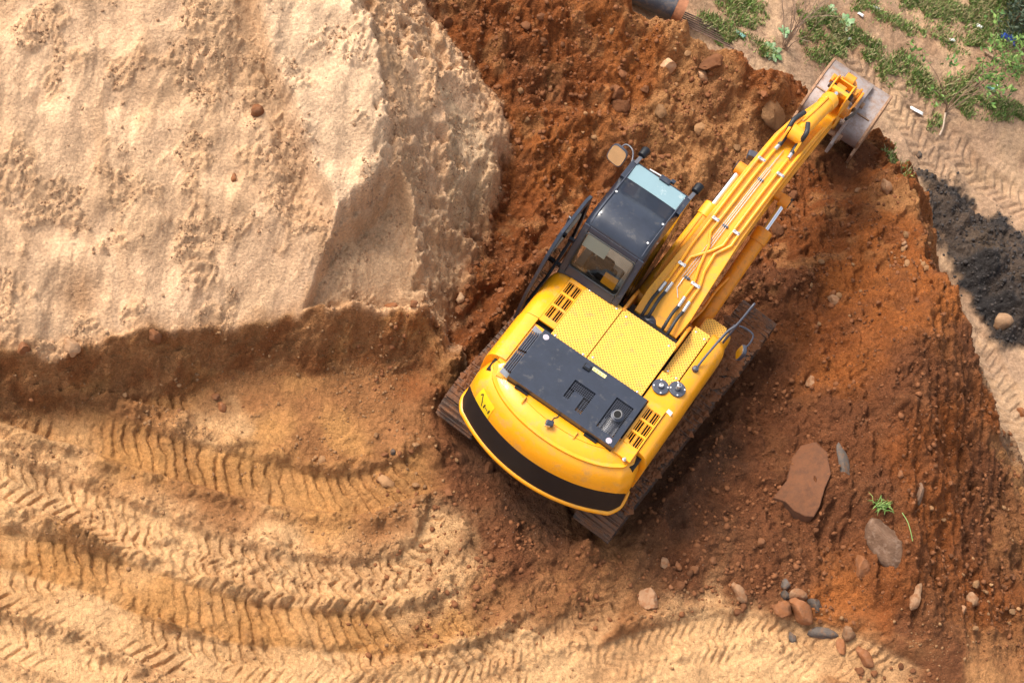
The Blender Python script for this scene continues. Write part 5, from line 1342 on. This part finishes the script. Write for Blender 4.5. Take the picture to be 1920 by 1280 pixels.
# clods: countable ones on the slopes, each an object; the fine rubble is one mass
def zone_ok(px, py):
    return True
def clod_field(n, box, smin_, smax_, kinds, label, group, avoid=()):
    made = 0; tries = 0
    while made < n and tries < n*20:
        tries += 1
        x_, y_ = random.uniform(box[0], box[2]), random.uniform(box[1], box[3])
        if any(a[0] < x_ < a[2] and a[1] < y_ < a[3] for a in avoid): continue
        p = hit(x_, y_); r_ = smin_*(smax_/smin_)**(random.random()**2.2)
        loc_x = p.x*math.cos(R(MAZ))-p.y*math.sin(R(MAZ)); loc_y = p.x*math.sin(R(MAZ))+p.y*math.cos(R(MAZ))
        if abs(loc_x) < 1.6 and -2.4 < loc_y < 2.4: continue
        o = link('soil_clod', stone_data(random.choice(kinds), 6+random.randrange(6)))
        o.scale = (r_*random.uniform(.8, 1.25), r_*random.uniform(.8, 1.25), r_*random.uniform(.6, .95))
        o.rotation_euler = (random.uniform(-.4, .4), random.uniform(-.4, .4), random.uniform(0, 6.28))
        o.location = p+Vector((0, 0, r_*.25)); tag(o, label, 'clod', group); made += 1
MACH = [(1150,380,1400,600)]
clod_field(22, (1250,1040,1370,1110), .03, .075, ['clod_red', 'stone_red'], 'small reddish clod in the row above the egg-shaped stone', 'clods above the egg-shaped stone')
clod_field(16, (1370,1090,1450,1150), .03, .075, ['clod_red', 'stone_red'], 'small reddish clod beside the upright tan stone', 'clods by the upright tan stone')
clod_field(22, (1400,980,1600,1090), .025, .06, ['clod_red'], 'small red clod on the slope between the slab and the stone cluster', 'clods above the stone cluster')
clod_field(12, (1520,1130,1600,1170), .03, .06, ['clod_red', 'stone_red'], 'small clod just right of the stone cluster', 'clods right of the stone cluster')
clod_field(16, (1740,880,1910,1060), .025, .07, ['clod_red', 'clod_brown'], 'small clod on the streaked slope right of the shiny grey stone', 'clods right of the shiny stone')
clod_field(18, (1760,1060,1910,1200), .03, .075, ['clod_red', 'clod_brown'], 'small clod around the pale rounded stone low on the right', 'clods round the pale stone')
clod_field(12, (1600,1230,1760,1275), .03, .07, ['clod_red'], 'small red clod at the bottom edge of the picture, right part', 'clods at the bottom edge')
clod_field(18, (890,20,1060,150), .03, .08, ['clod_red'], 'rough red clod at the top where red soil meets the sand', 'clods beside the sand top')
clod_field(16, (970,150,1130,330), .03, .08, ['clod_red', 'clod_brown'], 'rough red clod between the sand bank and the cab mirror', 'clods beside the mirror')
clod_field(16, (1130,30,1300,180), .03, .10, ['clod_red', 'clod_brown'], 'rough clod on the yellowish soil below the pipe', 'clods below the pipe')
clod_field(16, (1230,180,1440,300), .03, .10, ['clod_red', 'clod_brown'], 'rough clod in the dug hollow between cab and bucket', 'clods between cab and bucket')
clod_field(16, (1630,440,1740,510), .03, .075, ['clod_brown', 'stone_tan'], 'small pale clod in the cluster below the crest right of the boom', 'clods below the crest')
clod_field(18, (1450,480,1620,620), .025, .07, ['clod_red', 'clod_brown'], 'small clod on the loose soil right of the boom rams', 'clods right of the boom')
clod_field(26, (870,470,1000,690), .025, .065, ['clod_red'], 'small red clod on the soil left of the cab', 'clods left of the cab')
clod_field(30, (700,800,930,960), .025, .06, ['clod_brown', 'clod_red'], 'small brown clod on the churned soil behind the tracks', 'clods behind the tracks')
clod_field(16, (20,690,820,770), .02, .05, ['clod_brown', 'stone_red'], 'small brown clod along the foot of the cut face', 'clods along the cut face')

def rubble(name, n, sampler, rmin, rmax, mat, label, pw=2.6):
    """uncountable crumbs: one mesh of many small lumps"""
    t_ = (1+5**.5)/2
    ico = np.array([(-1,t_,0),(1,t_,0),(-1,-t_,0),(1,-t_,0),(0,-1,t_),(0,1,t_),(0,-1,-t_),(0,1,-t_),(t_,0,-1),(t_,0,1),(-t_,0,-1),(-t_,0,1)])/math.hypot(1, t_)
    fac = np.array([(0,11,5),(0,5,1),(0,1,7),(0,7,10),(0,10,11),(1,5,9),(5,11,4),(11,10,2),(10,7,6),(7,1,8),(3,9,4),(3,4,2),(3,2,6),(3,6,8),(3,8,9),(4,9,5),(2,4,11),(6,2,10),(8,6,7),(9,8,1)])
    x_, y_ = sampler(n); z_ = height(x_, y_); m_ = len(x_)
    r_ = rmin*(rmax/rmin)**(rng.random(m_)**pw)
    jit = 1+rng.uniform(-.28, .28, (m_, 12, 1)); sc_ = r_[:, None]*rng.uniform(.7, 1.3, (m_, 3))
    a_ = rng.uniform(0, 6.28, m_); c_, s_ = np.cos(a_), np.sin(a_)
    L = ico[None]*jit*sc_[:, None, :]
    V = np.empty_like(L); V[..., 0] = L[..., 0]*c_[:, None]-L[..., 1]*s_[:, None]+x_[:, None]; V[..., 1] = L[..., 0]*s_[:, None]+L[..., 1]*c_[:, None]+y_[:, None]; V[..., 2] = L[..., 2]+(z_+r_*.2)[:, None]
    F = (fac[None]+(np.arange(m_)*12)[:, None, None]).reshape(-1, 3)
    me = bpy.data.meshes.new(name); me.vertices.add(m_*12); me.vertices.foreach_set('co', V.astype(np.float32).ravel())
    me.loops.add(F.size); me.loops.foreach_set('vertex_index', F.astype(np.int32).ravel()); me.polygons.add(len(F)); me.polygons.foreach_set('loop_start', np.arange(0, F.size, 3, dtype=np.int32)); me.update(calc_edges=True)
    me.materials.append(MATS[mat]); return tag(link(name, me), label, 'crumbs', kind='stuff')
def msample(mask):
    """draw places on the terrain in proportion to a weight on the core grid"""
    i0, i1 = np.searchsorted(GY, (-5.9, 13)); j0, j1 = np.searchsorted(GX, (-9.2, 11))
    area = np.outer(np.diff(GY)[i0:i1], np.diff(GX)[j0:j1]); wt = (mask[i0:i1, j0:j1]*area).ravel(); cdf = np.cumsum(wt); cdf /= cdf[-1]
    def f(n):
        k = np.searchsorted(cdf, rng.random(n)); i, j = np.divmod(k, j1-j0)
        x_ = GX[j0+j]+rng.random(n)*np.diff(GX)[j0+j]; y_ = GY[i0+i]+rng.random(n)*np.diff(GY)[i0+i]
        lx_ = x_*math.cos(R(MAZ))-y_*math.sin(R(MAZ)); ly_ = x_*math.sin(R(MAZ))+y_*math.cos(R(MAZ))
        k = ~((np.abs(lx_) < 1.55) & (np.abs(ly_) < 2.35)); return x_[k], y_[k]
    return f
redm = (1-sandmask)*(1-lowmask)*(1-np.clip(plainm, 0, 1))
rubble('soil_crumbs', 16000, msample(redm*(.25+np.clip(fbm(X, Y, .7, 3, 201)+.2, 0, 1))*(1-.6*right)), .007, .045, 'clod_red', 'loose reddish crumbs scattered over the dug soil')
rubble('slope_crumbs', 5000, msample(redm*right*(.2+np.clip(fbm(X, Y, .6, 3, 205)+.2, 0, 1))), .006, .032, 'clod_red', 'fine reddish crumbs on the streaked right slope')
rubble('rut_crumbs', 7000, msample(pm*(1-rutmask*.8)*(.15+np.clip(n_w1*1.5+.2, 0, 1))*(1-lowmask)), .006, .030, 'clod_brown', 'brown crumbs along the rut banks')
rubble('sand_crumbs', 16000, msample(sandmask*(crumb*np.clip(.4+fbm(X, Y, .4, 3, 211), 0, 1)+.01)), .006, .026, 'stone_sand', 'sandy crumbs on the pale sand bank')
rubble('black_crumbs', 2500, msample(lowmask*heapm), .006, .035, 'stone_black', 'black lumps on the black soil heap')

# ------------------------------------------------------------------ lower ground: grass, plants, pipe, litter
def lowpt(x_, y_): return hit(x_, y_)
GR = [([(1300,25),(1345,30),(1395,70),(1450,95),(1455,118),(1400,95),(1340,65)], .9), ([(1330,-20),(1400,-15),(1440,30),(1420,60),(1370,40)], .45), ([(1490,0),(1530,20),(1580,45),(1640,80),(1690,120),(1760,160),(1830,165),(1930,205),(1960,240),(1900,225),(1830,200),(1760,190),(1690,150),(1620,110),(1555,85),(1500,55)], 1.0),
      ([(1520,95),(1560,95),(1560,130),(1520,135),(1505,115)], .5), ([(1570,-10),(1640,0),(1720,50),(1745,75),(1700,70),(1640,35),(1590,12)], .6), ([(1680,-20),(1930,-30),(1960,110),(1880,90),(1830,65),(1760,40),(1700,10)], 1.3), ([(1760,60),(1800,70),(1830,110),(1790,110)], .35), ([(1740,215),(1765,225),(1760,255),(1738,250)], .5), ([(1690,30),(1740,60),(1800,80),(1780,60)], .2), ([(1880,120),(1930,140),(1940,165),(1890,150)], .5), ([(1910,215),(1960,230),(1960,270),(1915,250)], .8), ([(1800,195),(1850,205),(1900,235),(1850,225)], .35), ([(1670,285),(1690,280),(1695,320),(1680,320)], .4)]
gx_l, gy_l, gr_l = [], [], []
for poly, dens in GR:
    Pw = np.array([[*hit(x_, y_)[:2]] for x_, y_ in poly]); x0, y0 = Pw.min(0); x1, y1 = Pw.max(0)
    n = int((x1-x0)*(y1-y0)*11000*dens); x_ = rng.uniform(x0, x1, n); y_ = rng.uniform(y0, y1, n)
    k = inpoly(x_+.30*fbm(x_, y_, .5, 3, 301)+rng.normal(0, .07, n), y_+.30*fbm(x_, y_, .5, 3, 303)+rng.normal(0, .07, n), [tuple(p) for p in Pw]) & (fbm(x_, y_, .45, 4, 305) > rng.uniform(-.75, .45, n))
    gx_l.append(x_[k]); gy_l.append(y_[k])
gx_a = np.concatenate(gx_l); gy_a = np.concatenate(gy_l)
def blades(name, x_, y_, lmin, lmax, wd, mat, label, z=None, lean=.55, cat='grass'):
    m_ = len(x_); z_ = height(x_, y_) if z is None else z
    a_ = rng.uniform(0, 6.28, m_); L_ = rng.uniform(lmin, lmax, m_); ln = np.abs(rng.normal(0, lean, m_)).clip(.05, 1.3)
    dx, dy = np.cos(a_), np.sin(a_); sx, sy = -dy*wd*.5*rng.uniform(.6, 1.3, m_), dx*wd*.5*rng.uniform(.6, 1.3, m_)
    mx_, mz = L_*.55*np.sin(ln*.6), L_*.55*np.cos(ln*.6); tx, tz = mx_+L_*.45*np.sin(ln*1.4), mz+L_*.45*np.cos(ln*1.4)
    V = np.stack([np.stack([x_-sx, y_-sy, z_-.01], -1), np.stack([x_+sx, y_+sy, z_-.01], -1), np.stack([x_+dx*mx_+sx*.8, y_+dy*mx_+sy*.8, z_+mz], -1), np.stack([x_+dx*mx_-sx*.8, y_+dy*mx_-sy*.8, z_+mz], -1), np.stack([x_+dx*tx, y_+dy*tx, z_+tz], -1)], 1)
    b_ = (np.arange(m_)*5)[:, None]; Fq = (np.array([[0, 1, 2, 3]])+b_); Ft = (np.array([[3, 2, 4]])+b_)
    me = bpy.data.meshes.new(name); me.vertices.add(m_*5); me.vertices.foreach_set('co', V.astype(np.float32).ravel())
    li = np.concatenate([Fq.ravel(), Ft.ravel()]).astype(np.int32); me.loops.add(len(li)); me.loops.foreach_set('vertex_index', li)
    ls = np.concatenate([np.arange(0, 4*m_, 4), 4*m_+np.arange(0, 3*m_, 3)]).astype(np.int32); me.polygons.add(2*m_); me.polygons.foreach_set('loop_start', ls); me.update(calc_edges=True)
    me.materials.append(MATS[mat]); return me
nd = rng.random(len(gx_a)) < .22
tag(link('grass', blades('grass', gx_a[~nd], gy_a[~nd], .03, .11, .017, 'grass', '')), 'patchy green grass growing in strips on the lower ground', 'grass', kind='stuff')
tag(link('dry_grass', blades('dry_grass', gx_a[nd], gy_a[nd], .05, .18, .018, 'grass_dry', '')), 'dry straw-coloured blades among the green grass', 'grass', kind='stuff')
# grass tuft on the slope
p = hit(1650, 950); n = 60
me = blades('grass_tuft', p.x+rng.normal(0, .05, n), p.y+rng.normal(0, .03, n), .10, .24, .018, 'grass', '', z=np.full(n, p.z+.01), lean=1.0)
tag(link('grass_tuft', me), 'small bright green grass tuft uprooted on the brown slope', 'grass tuft')
p = hit(1703, 1005); mb = MB(); mb.tube(smooth_path([p+Vector((.02, -.1, .02)), p+Vector((0, .02, .05)), p+Vector((-.02, .18, .04)), p+Vector((-.07, .32, .02))], 5), [.007]*16, 5); tag(mb.build('grass_stalk', MATS['grass']), 'single green grass stalk lying right of the boulder', 'grass stalk')

def branch(mb, p, d, L_, r_, depth, spread, rnd, tips):
    pts = [p]; q_ = p.copy(); dd = d.copy()
    for k in range(4):
        dd = (dd+Vector((rnd.gauss(0, .13), rnd.gauss(0, .13), rnd.gauss(0, .06)))).normalized(); q_ = q_+dd*(L_/4); pts.append(q_.copy())
    mb.tube(pts, [r_*(1-.16*k) for k in range(5)], 5 if depth else 4)
    if depth == 0: tips.append((q_, dd)); return
    for k in range(rnd.choice((2, 3, 3))):
        nd_ = (dd+Vector((rnd.gauss(0, spread), rnd.gauss(0, spread), rnd.uniform(.0, .5)*spread))).normalized()
        branch(mb, pts[rnd.choice((2, 3, 4))], nd_, L_*rnd.uniform(.5, .8), r_*.55, depth-1, spread, rnd, tips)
def leaf_cloud(name, centers, n, rad, size, mat, parent, seed=1):
    r_ = np.random.default_rng(seed); c_ = np.array([[*q] for q in centers]); k = r_.integers(0, len(c_), n)
    g = r_.normal(size=(n, 3)); g /= np.linalg.norm(g, axis=1, keepdims=True); P = c_[k]+g*(rad*r_.random(n)**.45)[:, None]
    nr = r_.normal(size=(n, 3))+np.array([0, 0, .9]); nr /= np.linalg.norm(nr, axis=1, keepdims=True)
    t_ = np.cross(nr, r_.normal(size=(n, 3))); t_ /= np.linalg.norm(t_, axis=1, keepdims=True); b_ = np.cross(nr, t_)
    s_ = (size*r_.uniform(.6, 1.35, n))[:, None]
    V = np.stack([P-t_*s_, P+b_*s_*.45-nr*s_*.15, P+t_*s_, P-b_*s_*.45-nr*s_*.15], 1).reshape(-1, 3)
    me = bpy.data.meshes.new(name); me.from_pydata(V.tolist(), [], [(4*i, 4*i+1, 4*i+2, 4*i+3) for i in range(n)]); me.materials.append(MATS[mat])
    return link(name, me, parent)
# young sapling
rnd = random.Random(5); p = hit(1772, 212)
sp = link('sapling', None); sp.location = p; tag(sp, 'thin young sapling with sparse green leaves on the bare slope', 'sapling')
mb = MB(); tips = []
for dx, dy, L_ in ((-.16, .05, 1.5), (.05, .1, 1.55), (.35, .1, 1.2), (.75, .15, 1.0)):
    branch(mb, Vector((0, 0, 0)), Vector((dx, dy, 1)).normalized(), L_*.72, .016, 2, .28, rnd, tips)
mb.build('stem', MATS['bark'], sp)
mb = MB(); q_ = hit(1760, 256)-p; mb.tube(smooth_path([(0, 0, .02), q_*.35+Vector((0, 0, .06)), q_*.7+Vector((.02, 0, .05)), q_+Vector((0, 0, .03))], 4), .016, 6); mb.build('root', MATS['bark_pale'], sp)
leaf_cloud('leaves', [q for q, _ in tips], 330, .17, .055, 'leaf', sp, 3)
p2_ = hit(1828, 165); s3 = link('sapling', None); s3.location = p2_; tag(s3, 'leafier green sapling just right of the thin sapling', 'sapling')
mb = MB(); tips = []
for k in range(4): branch(mb, Vector((0, 0, 0)), Vector((rnd.uniform(-.3, .4), rnd.uniform(-.2, .3), 1)).normalized(), .62, .013, 2, .35, rnd, tips)
mb.build('stem', MATS['bark'], s3); leaf_cloud('leaves', [q for q, _ in tips], 420, .15, .042, 'leaf', s3, 4)
# bare bush beside the grass
p = hit(1470, 92); db = link('bare_bush', None); db.location = p; tag(db, 'leafless twiggy brown bush near the end of the pipe', 'bush')
mb = MB(); tips = []
for k in range(9): branch(mb, Vector((rnd.uniform(-.06, .06), rnd.uniform(-.06, .06), 0)), Vector((rnd.uniform(-.5, .25), rnd.uniform(-.1, .5), 1)).normalized(), .85, .012, 2, .25, rnd, tips)
mb.build('twigs', MATS['dry_twig'], db)
# dark shrub in the corner
p = hit(1905, 45); sh = link('dark_shrub', None); sh.location = p; tag(sh, 'dark green dense shrub in the upper right corner', 'shrub')
mb = MB(); tips = []
for k in range(7): branch(mb, Vector((0, 0, 0)), Vector((rnd.uniform(-.7, .7), rnd.uniform(-.7, .7), 1)).normalized(), .8, .025, 2, .45, rnd, tips)
mb.build('stem', MATS['bark'], sh); leaf_cloud('leaves', [q*1.0 for q, _ in tips]+[Vector((rnd.uniform(-.7, .7), rnd.uniform(-.6, .8), rnd.uniform(.2, .9))) for _ in range(22)], 5200, .34, .045, 'leaf_dark', sh, 6)
# pale leafed weeds
for (x_, y_, s_, lab) in ((1441,98,.26,'pale silvery-green thistle at the crest beside the bare bush'), (1470,150*0+62,.16,'small pale green weed above the thistle'), (1585,45,.22,'light green leafy weed in the grass strip behind the bucket'), (1555,22,.16,'small light green weed at the top edge of the grass strip')):
    p = hit(x_, y_); wd_ = link('leafy_weed', None); wd_.location = p; tag(wd_, lab, 'weed')
    mb = MB(); nl = 16
    for k in range(nl):
        a_ = k*2.4; L_ = s_*random.uniform(.7, 1.2); el = random.uniform(.15, .9); d_ = Vector((math.cos(a_)*math.cos(el), math.sin(a_)*math.cos(el), math.sin(el))); sd_ = d_.cross(Vector((0, 0, 1))).normalized()
        up_ = sd_.cross(d_)
        pts = []
        for j in range(6):
            t_ = j/5; wv = L_*.20*math.sin(math.pi*min(.96, t_*.9+.08))*(1+.35*(-1)**j); c_ = d_*L_*t_-Vector((0, 0, L_*.35*t_*t_)); pts.append([c_-sd_*wv, c_+up_*.01, c_+sd_*wv])
        mb.rings(pts, cap=False, closed=False)
    mb.build('leaves', MATS['leaf_pale'], wd_)
# pipe with rusty end
e1 = hit(1296, 40); zz = float(LOW(np.array([e1.x]), np.array([e1.y]))[0])+.32
a_ = Vector(at(1283, 24, zz)); b_ = Vector(at(1060, -75, zz)); d_ = (a_-b_).normalized()
def hollow(mb, p0, p1, r_, th, n=28):
    d = (p1-p0).normalized(); x = d.cross(Vector((0, 0, 1))).normalized(); y = d.cross(x)
    def ring(p, r): return [p+x*(r*math.cos(2*math.pi*k/n))+y*(r*math.sin(2*math.pi*k/n)) for k in range(n)]
    mb.rings([ring(p0, r_-th), ring(p0, r_), ring(p1, r_), ring(p1, r_-th), ring(p0, r_-th)], cap=False); return mb
pi = link('pipe', None); tag(pi, 'black steel pipe with rusty end lying beyond the crest', 'pipe')
mb = MB(); hollow(mb, b_, a_-d_*.17, .215, .012); mb.build('pipe_body', MATS['pipe_black'], pi)
mb = MB(); hollow(mb, a_-d_*.168, a_, .210, .014); mb.build('rusty_collar', MATS['rust'], pi)
for k in range(7):
    s_ = Vector(at(1286+2*k, 24+5*k, zz-.16)); f_ = hit(1338+6*k, 52+7*k); f_.z += .03
    mb = MB(); mb.tube([s_-d_*.4, s_, s_.lerp(f_, .5)+Vector((0, 0, .01)), f_], .012, 6); tag(mb.build('steel_rod', MATS['rod_rust']), 'thin rusty steel rod in the bundle sticking out beside the pipe end', 'rod', 'rods beside the pipe')
# litter
def scrap(name, x_, y_, wpx, hpx, mat, label, rz=0, cat='litter', puff=.25):
    p = hit(x_, y_); sc = FPX/(Vector(p)-Vector(CAM)).dot(Vector(FW)); a_, b_ = wpx/sc, hpx/sc; mb = MB(); rows = []
    r_ = random.Random(int(x_*7+y_)); h_ = min(a_, b_)*puff
    for i in range(6):
        row = []
        for j in range(6):
            u, v = i/5-.5, j/5-.5; e = (1-(2*u)**4)*(1-(2*v)**4)
            row.append((u*a_+r_.gauss(0, a_*.04), v*b_+r_.gauss(0, b_*.04), .012+h_*e*r_.uniform(.5, 1.3)))
        rows.append(row)
    mb.rings(rows, cap=False, closed=False); o = mb.build(name, MATS[mat], None, sharp=25); s_ = o.modifiers.new('solid', 'SOLIDIFY'); s_.thickness = .006
    o.location = p+Vector((0, 0, .03)); o.rotation_euler.z = R(rz); return tag(o, label, cat)
scrap('paper_scrap', 1612, 31, 13, 7, 'litter_white', 'white paper scrap on bare soil above the grass strip', -40)
scrap('paper_scrap', 1642, 18, 12, 5, 'litter_white', 'pale paper scrap near the top edge above the grass', -15)
scrap('paper_scrap', 1834, 53, 14, 10, 'litter_white', 'white crumpled paper by the dark shrub', -30)
scrap('plastic_bag', 1888, 77, 34, 18, 'litter_blue', 'bright blue plastic bag beside the dark shrub', -25, puff=.5)
scrap('board', 1862, 46, 18, 26, 'plank', 'weathered grey-pink board leaning in the grass by the shrub', 15, 'board', .05)
scrap('plastic_bottle', 1855, 170, 20, 8, 'litter_teal', 'pale teal plastic bottle in the grass near the saplings', -35, puff=.7)
scrap('paper_scrap', 1868, 164, 7, 7, 'litter_white', 'tiny white scrap right of the teal bottle', 10)
scrap('paper_strip', 1716, 212, 26, 7, 'litter_white', 'white paper strip on the tyre tracks right of the bucket', -28, puff=.15)
scrap('plastic_scrap', 1386, 68, 22, 9, 'litter_teal', 'pale green plastic scrap in grass beyond the crest', -35)
scrap('paper_scrap', 1783, 80, 12, 6, 'litter_white', 'pale scrap half hidden in weeds above the sapling', 0)
scrap('paper_scrap', 1590, 78, 10, 5, 'litter_white', 'white scrap in the thick grass behind the bucket', 20)
p = hit(1860, 112); mb = MB(); mb.bar(p+Vector((-.16, .10, .05)), p+Vector((.16, -.08, .05)), .05, .04); tag(mb.build('wood_stick', MATS['plank'], None, .008), 'short brown wooden stick on the bare soil at right', 'stick')
